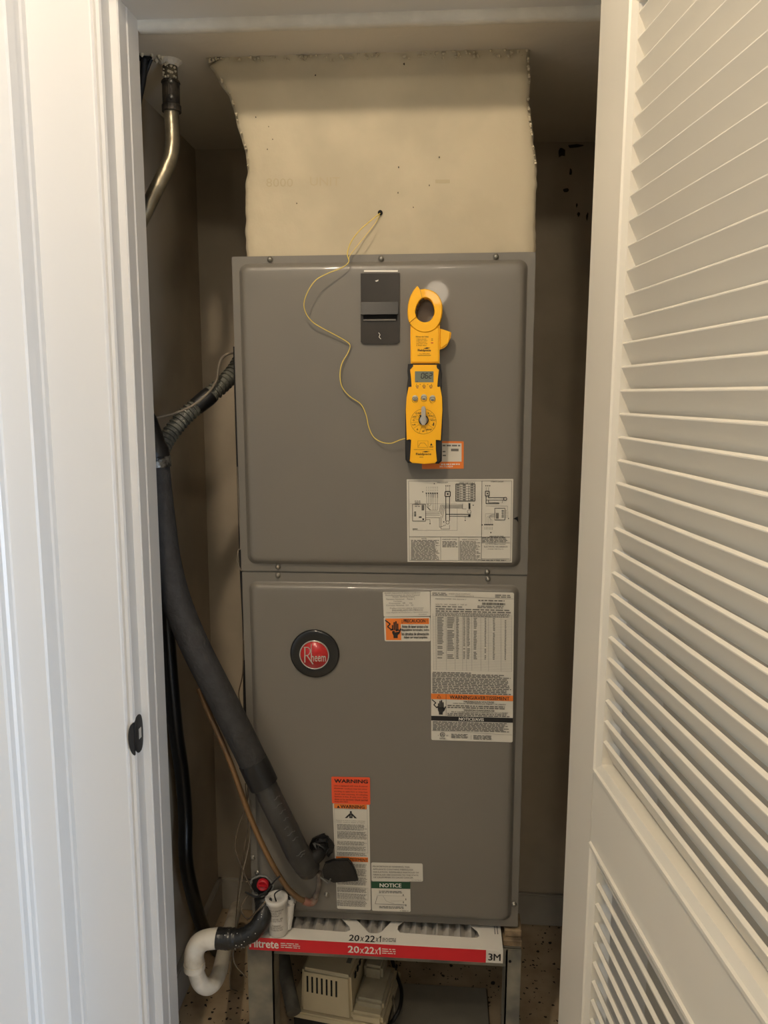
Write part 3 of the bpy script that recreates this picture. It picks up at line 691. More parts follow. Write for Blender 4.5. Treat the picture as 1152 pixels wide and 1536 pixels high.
s.line(b, [(zx(495), zy(1118)), (zx(475), zy(1186)), (zx(745), zy(1188))], .0006); s.line(g, [(zx(490), zy(1112)), (zx(735), zy(1112))], .0003); s.line(g, [(zx(545), zy(1115)), (zx(572), zy(1160)), (zx(640), zy(1180))], .0004); s.line(g, [(zx(610), zy(1158)), (zx(735), zy(1150))], .0003)
for x, y in ((720, 1104), (742, 1140), (720, 1166), (742, 1192)): s.rect(b, zx(x-3), zy(y-8), zx(x+3), zy(y+8))
s.rows(g, zx(510), zy(1202), zx(722), zy(1226), 2, .45, ww=.08, jag=.05); s.rows(g, zx(690), zy(1236), zx(770), zy(1244), 1, .5, ww=.08)
prnt('fine_print', g, M_inkg, o); prnt('diagram_lines', b, M_ink, o)
s, o = sticker('warning_label', ((497, 1164.8), (555, 1166), (555.5, 1207), (498, 1204.7)), M_redor, .0025, label='red orange warning label', h=.0008)
def zx(x): return (x-100)/334
def zy(y): return (y-89)/232
b = B(); s.text(b, 'WARNING', zx(125), zy(105), zx(416), zy(138), bold=.04, h=.002)
for t, a_, c_, y in (('Unit is equipped with time & manual', 122, 412, 163), ('shutdown. Lockout may not occur', 122, 410, 187), ('pending to open fuse or trips fuse', 124, 412, 212), ('Avoid reset resuming. Or refueling', 124, 412, 236), ('System is live. If unit cool. Shut', 124, 412, 258), ('down to be serviced. Check and full', 124, 412, 280), ('every two years', 124, 240, 302)):
    s.text(b, t, zx(a_), zy(y-7), zx(c_), zy(y+8), h=.002)
prnt('lettering', b, M_ink, o)
# --- round badge
c = L(472, 980.6, YP-.002); r = 36.8*(L(473, 980.6).x-L(472, 980.6).x)
MB = Matrix.Translation((c.x, YP, c.z)) @ Matrix.Rotation(PI/2, 4, 'X')
b = B(); b.lathe([(r, 0), (r, .002), (r*.97, .0042), (r*.92, .005), (r*.62, .0052), (r*.56, .0042), (.0001, .0042)], MB, 48); bd = obj('badge', b, mat('badge_black', (16, 16, 16), .3, coat=.3), unit, local=True, label='round black badge with red centre')
c2 = L(471.6, 982, YP-.004); MB2 = Matrix.Translation((c2.x, YP, c2.z)) @ Matrix.Rotation(PI/2, 4, 'X'); rr = r*.605
b = B(); b.lathe([(rr, .004), (rr, .0062), (rr*.97, .007), (rr*.93, .0066), (rr*.92, .0050)], MB2, 48); obj('rim', b, M_silver, bd, local=True)
b = B(); b.lathe([(rr*.94, .004), (rr*.94, .0058), (.0001, .0062)], MB2, 48); obj('red_disc', b, M_red, bd, local=True)
Sb = Sheet([L(421, 931, YP-.0068), L(521, 931, YP-.0068), L(521, 1031, YP-.0068), L(421, 1031, YP-.0068)])
def bz(x, y): return ((x/10.47+420-421)/100, (y/10.47+930-931)/100)
b = B()
Sb.line(b, [bz(392, 420), bz(392, 665)], .0022, 0); Sb.line(b, [bz(492, 370), bz(492, 600)], .0013, 0)
Sb.line(b, [bz(375, 425), bz(440, 425), bz(475, 455), bz(478, 500), bz(450, 545), bz(392, 560)], .0016, 0.0001)
Sb.line(b, [bz(425, 550), bz(520, 690)], .0022, .0002)
Sb.text(b, 'heem', *bz(492, 515), *bz(722, 650), bold=.01, h=.0003)
obj('lettering', b, M_silver, bd, local=True)
# drain port with red plug, lower left, cut out of the panel
c = L(393, 1329, -.0136); b = B()
b.prism([(c.x+.021*random.uniform(.8, 1.12)*math.cos(2*PI*k/20), c.z+.020*random.uniform(.8, 1.12)*math.sin(2*PI*k/20)) for k in range(20)], YP+.004, YP-.0012)
ho = obj('drain_opening', b, M_void, unit, local=True)
b = B(); pts = [(c.x+.0225*random.uniform(.95, 1.12)*math.cos(2*PI*k/26), YP-.001, c.z+.0215*random.uniform(.95, 1.12)*math.sin(2*PI*k/26)) for k in range(27)]; pts[-1] = pts[0]
b.tube(pts, .0022, 6); obj('sealant', b, mat('grey_sealant', (110, 112, 108), .6, bump=.5, bscale=80), ho, local=True)
c = L(394, 1328, -.02); b = B(); b.lathe([(.0118, 0), (.0118, .008), (.0105, .0095), (.0085, .0097), (.0080, .006), (.0001, .006)], Matrix.Translation((c.x, YP, c.z)) @ Matrix.Rotation(PI/2, 4, 'X'), 24)
pg = obj('drain_plug', b, M_plug, unit, local=True, label='red plastic drain plug')
b = B(); b.box(c.x-.008, YP-.010, c.z-.0015, c.x+.008, YP-.005, c.z+.0015); obj('grip', b, M_plug, pg, local=True)
# ragged black foam plug round the refrigerant port
c = L(481, 1270, -.02)
b = B()
for k in range(30):
    a = random.uniform(0, 2*PI); r_ = random.uniform(.004, .021)
    q0 = Vector((c.x+r_*math.cos(a)*1.1, YP-random.uniform(.004, .022), c.z+r_*math.sin(a)))
    pts = [q0+Vector((random.uniform(-.007, .007), random.uniform(-.004, .004), random.uniform(-.008, .008))) for _ in range(4)]
    b.add(pts, [(0, 1, 2), (0, 2, 3)], False)
b.prism([(c.x+.002+.026*random.uniform(.72, 1.08)*math.cos(2*PI*k/18), c.z+.023*random.uniform(.72, 1.1)*math.sin(2*PI*k/18)) for k in range(18)], YP+.002, YP-.006, .001)
for k in range(5):
    pts = cr([(c.x-.01+random.uniform(-.008, .01), YP-.015, c.z+.012), (c.x+random.uniform(-.005, .012), YP-.022, c.z+random.uniform(-.004, .008)), (c.x+.012+random.uniform(-.01, .004), YP-.012, c.z-.012)], 4)
    b.tube(pts, [.0014+.0016*random.random()]*len(pts), 5)
obj('port_seal', b, M_tapeb, unit, local=True, label='torn black tape around the pipe port')

# ================================================================== DUCT PLENUM (cream plaster)
lft = [(76, 335), (90, 310), (97, 318), (110, 325), (122, 331), (137, 342), (150, 346), (170, 352), (185, 355), (200, 360), (220, 366), (237, 370), (255, 369), (275, 367), (300, 367), (330, 367), (360, 368), (386, 368)]
rgt = [(74, 797), (90, 794), (120, 796), (150, 794), (175, 796), (195, 799), (215, 801), (235, 804), (250, 806), (280, 805), (330, 804), (386, 804)]
def interp(t, y):
    if y <= t[0][0]: return t[0][1]
    for (a, p), (c_, q) in zip(t[:-1], t[1:]):
        if y <= c_: return p+(q-p)*(y-a)/(c_-a)
    return t[-1][1]
b = B(); NZ, NX = 90, 80; z_top, z_bot = ZC, ZU+H-.004
YPL = .004
rows_ = []
for i in range(NZ+1):
    z = z_top+(z_bot-z_top)*i/NZ
    # photo row for this height in the plane of the duct face
    ya, yb_ = 40., 420.
    for _ in range(30):
        ym = (ya+yb_)/2
        if at(560, ym, YPL).z > z: ya = ym
        else: yb_ = ym
    xl = at(interp(lft, ya), ya, YPL).x + .0025*noise.noise(Vector((z*50, 0, 0))); xr = at(interp(rgt, ya), ya, YPL).x + .003*noise.noise(Vector((z*60, 9, 0)))
    row = []
    bulge = .03 if False else 0
    row.append((xl+.03, .44, z))
    for j in range(NX+1):
        t = j/NX; x = xl+(xr-xl)*t
        e = min(t, 1-t)*NX; edge = .006*max(0, 1-e/3)**2
        top = max(0, 1-i/7)
        y = YPL+edge+.0022*noise.noise(Vector((x*9, z*9, 1)))+.0008*noise.noise(Vector((x*40, z*40, 4)))-.006*top*top*(.6+.8*noise.noise(Vector((x*50, z*60, 7))))
        row.append((x, y, z))
    row.append((xr-.03, .44, z)); rows_.append(row)
m = NX+3
b.add([p for r_ in rows_ for p in r_], [(i*m+j, i*m+j+1, (i+1)*m+j+1, (i+1)*m+j) for i in range(NZ) for j in range(m-1)], True)
dct = obj('duct_plenum', b, M_plaster, None); tag(dct, 'cream plastered duct plenum rising from the grey unit to the ceiling', 'duct')
dct.data.materials[0] = M_plaster
# crumbly plaster along its top joint and ragged edge
b = B()
for k in range(150):
    t = random.random(); px = 308+t*488
    if k % 3: p = at(px, 86+random.uniform(-7, 7)-t*6, YPL-.004)
    else:
        yy = random.uniform(85, 250); side = random.random() < .45
        p = at(interp(lft, yy)+2 if side else interp(rgt, yy)-2, yy, YPL-.001)
    r_ = random.uniform(.0008, .0028)
    p.z = min(p.z, ZC-.002)
    b.lathe([(.0001, -r_), (r_*random.uniform(.8, 1.6), -r_*.2), (r_*random.uniform(.5, 1.1), r_*.7), (.0001, r_)], Matrix.Translation(p) @ Matrix.Rotation(random.uniform(0, 3), 4, 'Y'), 6, False)
obj('plaster_crumbs', b, M_crumb, dct, kind='stuff')
b = B(); Sd = Sheet([at(369, 200, YPL-.0028), at(803, 200, YPL-.0028), at(803, 383, YPL-.0028), at(369, 383, YPL-.0028)])
Sd.text(b, '8000', .07, .36, .165, .43, h=0); Sd.text(b, 'UNIT', .225, .35, .33, .42, h=0); Sd.rect(b, .66, .37, .71, .40, 0)
def ysurf(x, z): return YPL+.0022*noise.noise(Vector((x*9, z*9, 1)))+.0008*noise.noise(Vector((x*40, z*40, 4)))
b.v = [(x, ysurf(x, z)-.0006, z) for x, y, z in b.v]
obj('faint_lettering', b, M_smoke, dct)
b = B()
for px, py, r_ in ((384, 176, .0014), (403, 190, .001), (409, 209, .0012), (401, 224, .0014), (445, 305, .0013), (659, 236, .0018), (598, 251, .0022), (597, 289, .0014), (644, 278, .0014), (620, 311, .0014), (606, 96, .0018), (473, 113, .0016), (720, 48, .0001)):
    p = at(px, py, YPL-.003); blob(b, (p.x, p.z), r_, YPL-.0032, 1, 1.2, 6)
obj('pockmarks', b, M_coup, dct, kind='stuff')
hp = at(570.5, 319.5, YPL)
b = B(); b.lathe([(.0042, .0), (.0042, .0036), (.0001, .0036)], Matrix.Translation((hp.x, YPL, hp.z)) @ Matrix.Rotation(PI/2, 4, 'X'), 14); obj('drilled_hole', b, M_void, dct)

# ================================================================== THERMOCOUPLE WIRE
wp = [(570, 320, .0), (556, 331, -.010), (540, 345, -.016), (527, 362, -.02), (521, 380, -.021), (523, 393, -.022), (512, 402, -.026), (492, 410, -.032), (474, 420, -.036), (462, 437, -.040), (456, 455, -.040), (459, 470, -.034), (469, 483, -.028), (485, 493, -.024), (502, 502, -.022), (518, 511, -.02), (525, 518, -.018), (522, 529, -.018), (513, 545, -.020), (510, 562, -.022), (513, 580, -.022), (524, 594, -.020), (541, 606, -.018), (549, 622, -.018), (553, 640, -.019), (560, 655, -.021), (572, 663, -.024), (586, 665, -.027), (600, 660, -.029), (611, 657, -.030)]
b = B(); b.tube(cr([at(x, y, d) for x, y, d in wp], 5), .0009, 6)
o = obj('thermocouple_wire', b, M_wirey); tag(o, 'thin yellow probe wire looping from the duct hole down to the meter', 'wire')
b = B(); b.tube(cr([at(570, 321, .002), at(566, 330, -.008), at(555, 345, -.014), at(538, 366, -.018), at(525, 383, -.021), at(523, 393, -.022)], 5), .0005, 6); obj('loose_strand', b, M_wirey, o)

# ================================================================== CLAMP METER
YMF = -.047
mt = empty('clamp_meter', tuple(at(637, 695, -.02))); tag(mt, 'yellow clamp meter with black grips hanging on the upper grey panel', 'meter')
def q(x, y): p = at(590+x/5.12, 420+y/5.12, YMF+.006); return (p.x, p.z)
cxy = (243, 232)
out = [(185, 45), (150, 90), (120, 160), (110, 220), (112, 300), (130, 345), (160, 378), (200, 400), (250, 407), (300, 395), (340, 362), (365, 312), (378, 240), (372, 170), (342, 112), (292, 80), (240, 70), (205, 75)]
inn = [(245, 135), (210, 150), (180, 200), (168, 250), (180, 295), (215, 322), (255, 328), (290, 310), (315, 265), (315, 220), (295, 165), (270, 142)]
def radial(poly, a):
    best = None
    for i in range(len(poly)):
        x1, y1 = poly[i][0]-cxy[0], -(poly[i][1]-cxy[1]); x2, y2 = poly[(i+1) % len(poly)][0]-cxy[0], -(poly[(i+1) % len(poly)][1]-cxy[1])
        dx, dy = math.cos(a), math.sin(a); den = dx*(y2-y1)-dy*(x2-x1)
        if abs(den) < 1e-9: continue
        t = (x1*(y2-y1)-y1*(x2-x1))/den; u = (x1*dy-y1*dx)/den
        if t > 0 and -.001 <= u <= 1.001: best = max(best or 0, t)
    return best
def sector(b, a0, a1, yf, yb, n=40, grow=0, full=False):
    vs_ = []
    for k in range(n+1):
        a = math.radians(a0+(a1-a0)*k/n); av = [a+math.radians(q_) for q_ in (-12, -8, -4, 0, 4, 8, 12)]; ri = sum(radial(inn, t) for t in av)/7; ro = radial(out, a) if 85 < math.degrees(a) < 128 else sum(radial(out, t) for t in av)/7
        bev = 5
        for r_, y in ((ri, yb), (ri, yf+.0015), (ri+bev, yf), (ro-bev*1.3, yf), (ro, yf+.0022), (ro, yb)):
            p = q(cxy[0]+r_*math.cos(a), cxy[1]-r_*math.sin(a)); vs_.append((p[0], y, p[1]))
    fs = [(6*k+j, 6*k+(j+1) % 6, 6*k+6+(j+1) % 6, 6*k+6+j) for k in range(n) for j in range(6)]
    b.add(vs_, fs, False); b.add(vs_[:6], [(0, 1, 2, 3, 4, 5)]); b.add(vs_[-6:], [(5, 4, 3, 2, 1, 0)])
b = B(); sector(b, -140, 103, YMF+.001, -.020, 60); obj('fixed_jaw', b, M_yel, mt)
b = B(); sector(b, 104, 219, YMF-.0005, -.020, 40); obj('moving_jaw', b, M_yel, mt)
b = B(); sector(b, 120, 200, -.022, -.016, 20); 
b = B()  # grey inner lining of the jaw
vs_ = []
for k in range(25):
    a = math.radians(95+120*k/24); ri = radial(inn, a)
    for r_, y in ((ri-.5, YMF+.004), (ri-16-4*math.sin(k), -.026), (ri-.5, -.026)):
        p = q(cxy[0]+r_*math.cos(a), cxy[1]-r_*math.sin(a)); vs_.append((p[0], y, p[1]))
b.add(vs_, [(3*k+j, 3*k+(j+1) % 3, 3*k+3+(j+1) % 3, 3*k+3+j) for k in range(24) for j in range(3)], True); obj('jaw_lining', b, mat('jaw_grey', (104, 98, 88), .5), mt)
b = B(); b.prism([q(*p) for p in ((131, 350), (180, 390), (250, 405), (310, 390), (357, 340), (354, 640), (133, 640))], -.018, YMF+.003, .0025, 3); nk = obj('upper_body', b, M_yel, mt)
b = B(); b.prism([q(*p) for p in ((352, 372), (368, 375), (436, 398), (445, 402), (441, 440), (418, 490), (416, 497), (390, 520), (352, 536))], -.026, YMF+.006, .0025, 3); obj('trigger', b, M_yel, mt)
dark = [(112, 645), (365, 645), (375, 720), (360, 815), (378, 900), (381, 1000), (374, 1230), (373, 1390), (350, 1412), (110, 1405), (92, 1380), (91, 1230), (93, 1000), (103, 900), (118, 815), (107, 700)]
b = B(); b.prism([q(*p) for p in dark], YP-.002, YMF+.004, .003, 3); obj('black_body', b, M_black, mt)
b = B(); b.box(q(150, 0)[0], YP-.004, q(0, 640)[1], q(330, 0)[0], YP-.0005, q(0, 400)[1]); b.box(q(150, 0)[0], YP-.02, q(0, 660)[1], q(330, 0)[0], YP-.002, q(0, 560)[1]); obj('magnet', b, M_black, mt)
yel = [(150, 652), (335, 652), (322, 668), (350, 690), (342, 760), (328, 828), (358, 818), (374, 900), (377, 1000), (364, 1232), (318, 1216), (335, 1388), (320, 1406), (240, 1411), (145, 1404), (127, 1388), (146, 1216), (104, 1228), (97, 1000), (103, 900), (118, 822), (150, 829), (138, 760), (130, 690), (160, 668)]
b = B(); b.prism([q(*p) for p in yel], YMF+.006, YMF, .0016, 2); fc = obj('faceplate', b, M_yel, mt)
SM = Sheet([(q(0, 0)[0], YMF, q(0, 0)[1]), (q(600, 0)[0], YMF, q(600, 0)[1]), (q(600, 1500)[0], YMF, q(600, 1500)[1]), (q(0, 1500)[0], YMF, q(0, 1500)[1])])
SN = Sheet([p+Vector((0, .003, 0)) for p in SM.c])
def U(x, y): return (x/600, y/1500)
b = B(); SM.rect(b, *U(168, 688), *U(310, 772), .0004, .0006, .0004); lc = obj('display', b, M_lcd, mt)
b = B()
def seg7(ch, x, y, w_, h_, t=6):
    segs = {'0': 'abcdef', '6': 'acdefg', '2': 'abged'}[ch]
    S_ = {'a': ((0, 0), (1, 0)), 'b': ((1, 0), (1, .5)), 'c': ((1, .5), (1, 1)), 'd': ((0, 1), (1, 1)), 'e': ((0, .5), (0, 1)), 'f': ((0, 0), (0, .5)), 'g': ((0, .5), (1, .5))}
    for k in segs:
        (a, c_), (e, f) = S_[k]
        def T(u, v): return U(x+u*w_+(1-v)*h_*.12, y+v*h_)
        dx, dy = (e-a)*.08, (f-c_)*.06
        SM.line(b, [T(a+dx, c_+dy), T(e-dx, f-dy)], t*SM.w/600, .0007)
for ch, x in (('0', 215), ('6', 245), ('2', 275)): seg7(ch, x, 703, 20, 38)
SM.rect(b, *U(180, 763), *U(188, 768), .0007)
obj('digits', b, M_ink, lc)
for x, y in ((168, 907), (236, 900), (302, 907)):
    p = q(x, y); b = B(); b.lathe([(.0051, 0), (.0051, .001), (.0047, .0014), (.0001, .0016)], Matrix.Translation((p[0], YMF, p[1])) @ Matrix.Rotation(PI/2, 4, 'X'), 20)
    bt = obj('button', b, mat('button_grey', (176, 170, 150), .5), mt)
    b = B(); SM.disc(b, *U(x, y), .0051, .0021, .0046); SM.rect(b, *U(x-9, y-3), *U(x+9, y+3), .0021) if x > 200 else SM.disc(b, *U(x, y), .0024, .0019, .0017); obj('symbol', b, M_ink, bt)
for x in (185, 237, 289):
    p = q(x, 824); b = B(); b.lathe([(.0022, 0), (.0022, .0006), (.0001, .001)], Matrix.Translation((p[0], YMF, p[1])) @ Matrix.Rotation(PI/2, 4, 'X'), 12); obj('indicator', b, mat('amber_lens', (210, 150, 60), .3), mt)
p = q(233, 1075); MK = Matrix.Translation((p[0], YMF, p[1])) @ Matrix.Rotation(PI/2, 4, 'X')
b = B(); b.lathe([(.0088, 0), (.0088, .004), (.0001, .004)], MK, 16); kn = obj('dial_knob', b, M_black, mt)
b = B(); b.lathe([(.0072, .004), (.0066, .0062), (.0001, .0066)], MK, 24); obj('knob_cap', b, M_silver, kn)
b = B(); b.prism([q(*t) for t in ((216, 1100), (216, 985), (222, 972), (233, 968), (244, 972), (250, 985), (250, 1100), (242, 1112), (224, 1112))], YMF-.004, YMF-.0105, .001); obj('pointer', b, mat('knob_grey', (168, 162, 150), .35), kn)
b = B(); SM.disc(b, *U(233, 1075), .0218, .0004, .0214, n=48)
for a, t in ((150, 'HZ'), (172, 'O'), (120, 'CAP'), (60, '%'), (35, 'VAC'), (198, 'uA'), (232, 'A'), (270, 'F'), (305, 'AMP'), (340, 'C'), (8, 'VDC')):
    r_ = 76; x, y = 233+r_*math.cos(math.radians(a)), 1075-r_*math.sin(math.radians(a)); wd = 7*len(t)
    SM.text(b, t, *U(x-wd, y-6), *U(x+wd, y+6), .0006, bold=.03)
for a in (20, 48, 135, 160, 185, 215, 250, 288, 325): SM.line(b, [U(233+42*math.cos(math.radians(a)), 1075-42*math.sin(math.radians(a))), U(233+94*math.cos(math.radians(a)), 1075-94*math.sin(math.radians(a)))], .0003, .0005)
SM.disc(b, *U(210, 1030), .0018, .0006); SM.rect(b, *U(307, 1083), *U(315, 1108), .0006)
for x in (180, 208, 237, 266, 294): SM.rect(b, *U(x-2, 785), *U(x+2, 792), .0004)
for x in (185, 237, 289): SM.rect(b, *U(x-12, 798), *U(x+12, 803), .0004)
SM.frame(b, *U(190, 1225), *U(268, 1278), .0003, .0004); SM.poly(b, [U(283, 1262), U(303, 1262), U(293, 1242)], .0004); SM.rect(b, *U(278, 1270), *U(308, 1275), .0004)
SM.text(b, 'NON CONTACT VOLTAGE', *U(160, 1290), *U(308, 1297), .0004); SM.text(b, 'Fieldpiece', *U(176, 1320), *U(292, 1342), .0004, bold=.035); SM.poly(b, [U(220, 1313), U(250, 1306), U(285, 1307), U(255, 1313), U(278, 1317)], .0004); SM.text(b, 'HS36', *U(203, 1350), *U(232, 1357), .0004, bold=.02)
obj('lettering', b, M_ink, fc)
b = B(); SN.text(b, 'How to Use', *U(175, 419), *U(272, 430), .0004, bold=.02)
for k, t in enumerate(('1. Dial to function', 'under jaw select', '2. Clamp conductor', 'one wire only', '3. Read value')): SN.text(b, t, *U(178, 438+k*12), *U(255+8*(k % 2), 447+k*12), .0004)
SN.text(b, 'Fieldpiece', *U(190, 519), *U(290, 541), .0004, bold=.035); SN.poly(b, [U(232, 514), U(258, 506), U(286, 508), U(262, 513), U(282, 518)], .0004); SN.text(b, 'True RMS 600A', *U(200, 551), *U(280, 558), .0004); SN.rect(b, *U(188, 565), *U(290, 568), .0004)
for y in (440, 452): SN.rect(b, *U(292, y), *U(306, y+3), .0004)
obj('lettering', b, M_ink, nk)
b = B(); SN.rect(b, *U(290, 468), *U(308, 475), .0004); obj('red_mark', b, M_red, nk)
b = B(); SM.line(b, [U(193, 1272), U(210, 1242), U(240, 1240), U(262, 1270)], .0004, .0005)
obj('diagram_lines', b, M_ink, fc)

# ================================================================== STAND
sd = empty('unit_stand', (0, .2, 0)); tag(sd, 'low grey galvanised angle iron stand carrying the grey unit', 'stand')
YS = -.022; ZS = .313
t_ = .004
xl0, xl1 = at(371, 1430, YS).x, at(411, 1470, YS).x; xr0, xr1 = at(758, 1470, YS).x, at(782, 1437, YS).x
def leg(x0, x1, xf, y0, yd):
    b = B(); b.box(x0, min(y0, y0+t_), 0, x1, max(y0, y0+t_), ZS-.001, bev=.0008)
    b.box(xf-t_/2, min(y0, yd), 0, xf+t_/2, max(y0, yd), ZS-.001, bev=.0008); return b
obj('leg', leg(xl0, xl1, xl1-.002, YS, YS+.05), M_stand, sd); obj('leg', leg(xr0, xr1, xr0+.002, YS, YS+.065), M_stand, sd)
obj('leg', leg(xl0, xl1, xl0+.002, .42, .37), M_stand, sd); obj('leg', leg(xr0-.01, xr1, xr1-.002, .42, .37), M_stand, sd)
def rail(x0, y0, x1, y1, top, drop=.036):
    b = B(); b.box(x0, y0, top-drop, x1, y1, top, bev=.0008); return b
b = rail(xl0, YS+.0042, xr1, YS+.0082, ZS, .040); b.box(xl0, YS+.004, ZS-.004, xr1, YS+.045, ZS); obj('rail', b, M_stand, sd)
b = rail(xl0, .411, xr1, .415, ZS); b.box(xl0, .375, ZS-.004, xr1, .411, ZS); obj('rail', b, M_stand, sd)
b = rail(xl0+.0, YS+.01, xl0+.004, .41, ZS); b.box(xl0, YS+.05, ZS-.004, xl0+.04, .37, ZS); obj('rail', b, M_stand, sd)
b = rail(xr1-.004, YS+.01, xr1, .41, ZS); b.box(xr1-.04, YS+.05, ZS-.004, xr1, .37, ZS); obj('rail', b, M_stand, sd)
p = at(765, 1442, YS); b = B(); b.lathe([(.003, 0), (.003, .0006), (.0001, .0006)], Matrix.Translation((p.x, YS, p.z)) @ Matrix.Rotation(PI/2, 4, 'X'), 12); obj('bolt_hole', b, M_void, sd)
# crumbled wooden shims between stand and unit at the right
for i, (x0, z0, x1, z1, y0) in enumerate(((.236, ZS, .262, ZS+.014, -.012), (.24, ZS+.0145, .262, ZS+.030, -.004))):
    b = B(); b.box(x0, y0, z0, x1+.012, .05, z1, bev=.002, seg=1, M=None)
    o = obj('wood_shim', b, M_tan); tag(o, ('lower' if i == 0 else 'upper')+' weathered wood shim between stand and unit beside the filter carton', 'shim', 'shims under the unit')

# ================================================================== AIR FILTER in its carton
FZ1 = .3405; FZ0 = .3185
TLf, TRf = Vector((-.2585, -.058, FZ1)), Vector((.2325, -.0615, FZ1))
fl = empty('air_filter', (0, .1, ZS+.001)); tag(fl, 'white and red cartoned pleated air filter lying under the grey unit', 'filter')
bx0, bx1, fy, by = -.2585, .2325, -.060, .36
b = B(); b.box(bx0, fy, ZS+.001, bx1, by, FZ0-.0005 if False else ZS+.0025); b.box(bx0, fy+.0002, ZS+.001, bx1, fy+.0015, FZ1-.0006); b.box(bx0, fy, ZS+.001, bx0+.0015, by, FZ1-.0006); b.box(bx1-.0015, fy, ZS+.001, bx1, by, FZ1-.0006); b.box(bx0, by-.0015, ZS+.001, bx1, by, FZ1-.0006)
cb = obj('carton', b, M_card, fl)
# top sheet with windows: outline as a comb, from photo pixels on the carton's top plane
def tz(px, py): p = atz(px, py, FZ1); return (p.x, p.y)
def top_poly(b, pts):
    n = len(pts); b.add([(x, y, FZ1) for x, y in pts]+[(x, y, FZ1-.0008) for x, y in pts], [tuple(range(n)), tuple(range(n, 2*n))[::-1]]+[(i, (i+1) % n, n+(i+1) % n, n+i) for i in range(n)])
b = B()
w1l, w1r = tz(425, 1393), tz(521, 1397); 
YBK = .045
front = [(bx0, fy), (bx1, fy), (bx1, YBK)]
w3 = [tz(693, 1378), tz(716, 1397), tz(719, 1404), tz(715, 1407), tz(600, 1399), tz(596, 1394), tz(597, 1389), tz(612, 1377)]
w2 = [tz(597, 1372), tz(572, 1398), tz(567, 1400), tz(556, 1400), tz(552, 1398), tz(527, 1371)]
w1 = [tz(512, 1377), tz(524, 1390), tz(525, 1395), tz(519, 1398), tz(440, 1392), tz(428, 1389), tz(424, 1384), tz(424, 1374)]
def ext(w_):  # carry the two open ends back under the unit
    return [(w_[0][0], YBK)]+w_+[(w_[-1][0], YBK)]
top_poly(b, front+ext(w3)+ext(w2)+ext(w1)+[(bx0, YBK)])
b.add([(bx0, YBK, FZ1-.0003), (bx1, YBK, FZ1-.0003), (bx1, by, FZ1-.0003), (bx0, by, FZ1-.0003)], [(0, 1, 2, 3)])
obj('carton_top', b, M_card, fl)
# pleats
b = B(); np_ = 44; vs_ = []
for k in range(np_+1):
    x = bx0+.004+(bx1-bx0-.008)*k/np_; z = (FZ1-.0025) if k % 2 else (ZS+.006)
    vs_ += [(x, fy+.004, z), (x, by-.004, z)]
b.add(vs_, [(2*k, 2*k+1, 2*k+3, 2*k+2) for k in range(np_)]); obj('pleated_media', b, M_media, fl)
b = B()
for k in range(9):
    x = bx0+.06+k*.05
    b.tube([(x, fy+.003, FZ1-.002), (x+.012, by-.01, FZ1-.002)], .0007, 5)
for y in (-.030, ): b.tube([(bx0+.01, y, FZ1-.0016), (bx1-.01, y+.002, FZ1-.0016)], .0006, 5)
obj('wire_grid', b, M_wiremesh, fl)
SF = Sheet([(bx0, fy, FZ1), (bx1, fy, FZ1), (bx1, fy, ZS+.001), (bx0, fy, ZS+.001)])
ue = (at(729, 1430, fy).x-bx0)/(bx1-bx0)
b = B(); SF.rect(b, .0, .0, ue, 1, .0003, 0, .0003); obj('red_band', b, M_cardr, cb)
def uf(px, py): p = at(px, py, fy); return ((p.x-bx0)/(bx1-bx0), (FZ1-p.z)/(FZ1-ZS-.001))
b = B(); SF.text(b, 'Filtrete', uf(374.5, 1412)[0], .12, uf(418, 1412)[0], .80, bold=.03, h=.0007)
SF.text(b, '20', uf(522, 1420)[0], .24, uf(539, 1420)[0], .80, bold=.03, h=.0007); SF.text(b, 'x', uf(540, 1420)[0], .42, uf(546, 1420)[0], .80, h=.0007); SF.text(b, '22', uf(547, 1420)[0], .24, uf(561.5, 1420)[0], .80, bold=.03, h=.0007); SF.text(b, 'x', uf(562.5, 1420)[0], .42, uf(567, 1420)[0], .80, h=.0007); SF.text(b, '1', uf(568, 1420)[0], .24, uf(571, 1420)[0], .80, bold=.03, h=.0007)
SF.rows(b, uf(421, 1410)[0], .28, uf(452, 1410)[0], .75, 3, .4, h=.0007, ww=.02); SF.rows(b, uf(573, 1420)[0], .28, uf(594, 1420)[0], .78, 3, .4, h=.0007, ww=.02)
obj('lettering', b, M_whiteink, cb)
b = B(); SF.text(b, '3M', uf(733, 1435)[0], .24, uf(751, 1435)[0], .80, bold=.05, h=.0007); obj('mark', b, M_ink, cb)
ST = Sheet([(bx0, YBK, FZ1), (bx1, YBK, FZ1), (bx1, fy, FZ1), (bx0, fy, FZ1)]); ST.n = Vector((0, 0, 1))
def ut(px, py): p = atz(px, py, FZ1); return ((p.x-bx0)/(bx1-bx0), (YBK-p.y)/(YBK-fy))
b = B()
def tt(t, x0, y0, x1, y1, bold): a_ = ut(x0, y1); c_ = ut(x1, y1); e = ut(x0, y0); ST.text(b, t, a_[0], e[1], c_[0], a_[1], bold=bold, h=.0004)
tt('20', 523, 1402, 538.5, 1411.5, .03); tt('x', 540, 1405.5, 545.5, 1412, 0); tt('22', 547, 1403, 562, 1413, .03); tt('x', 563, 1406.5, 567.5, 1413, 0); tt('1', 568.5, 1404, 571, 1413.5, .03)
a_ = ut(573, 1413); c_ = ut(594, 1413); e = ut(573, 1406.5); ST.rows(b, a_[0], e[1], c_[0], a_[1], 3, .4, h=.0004, ww=.015)
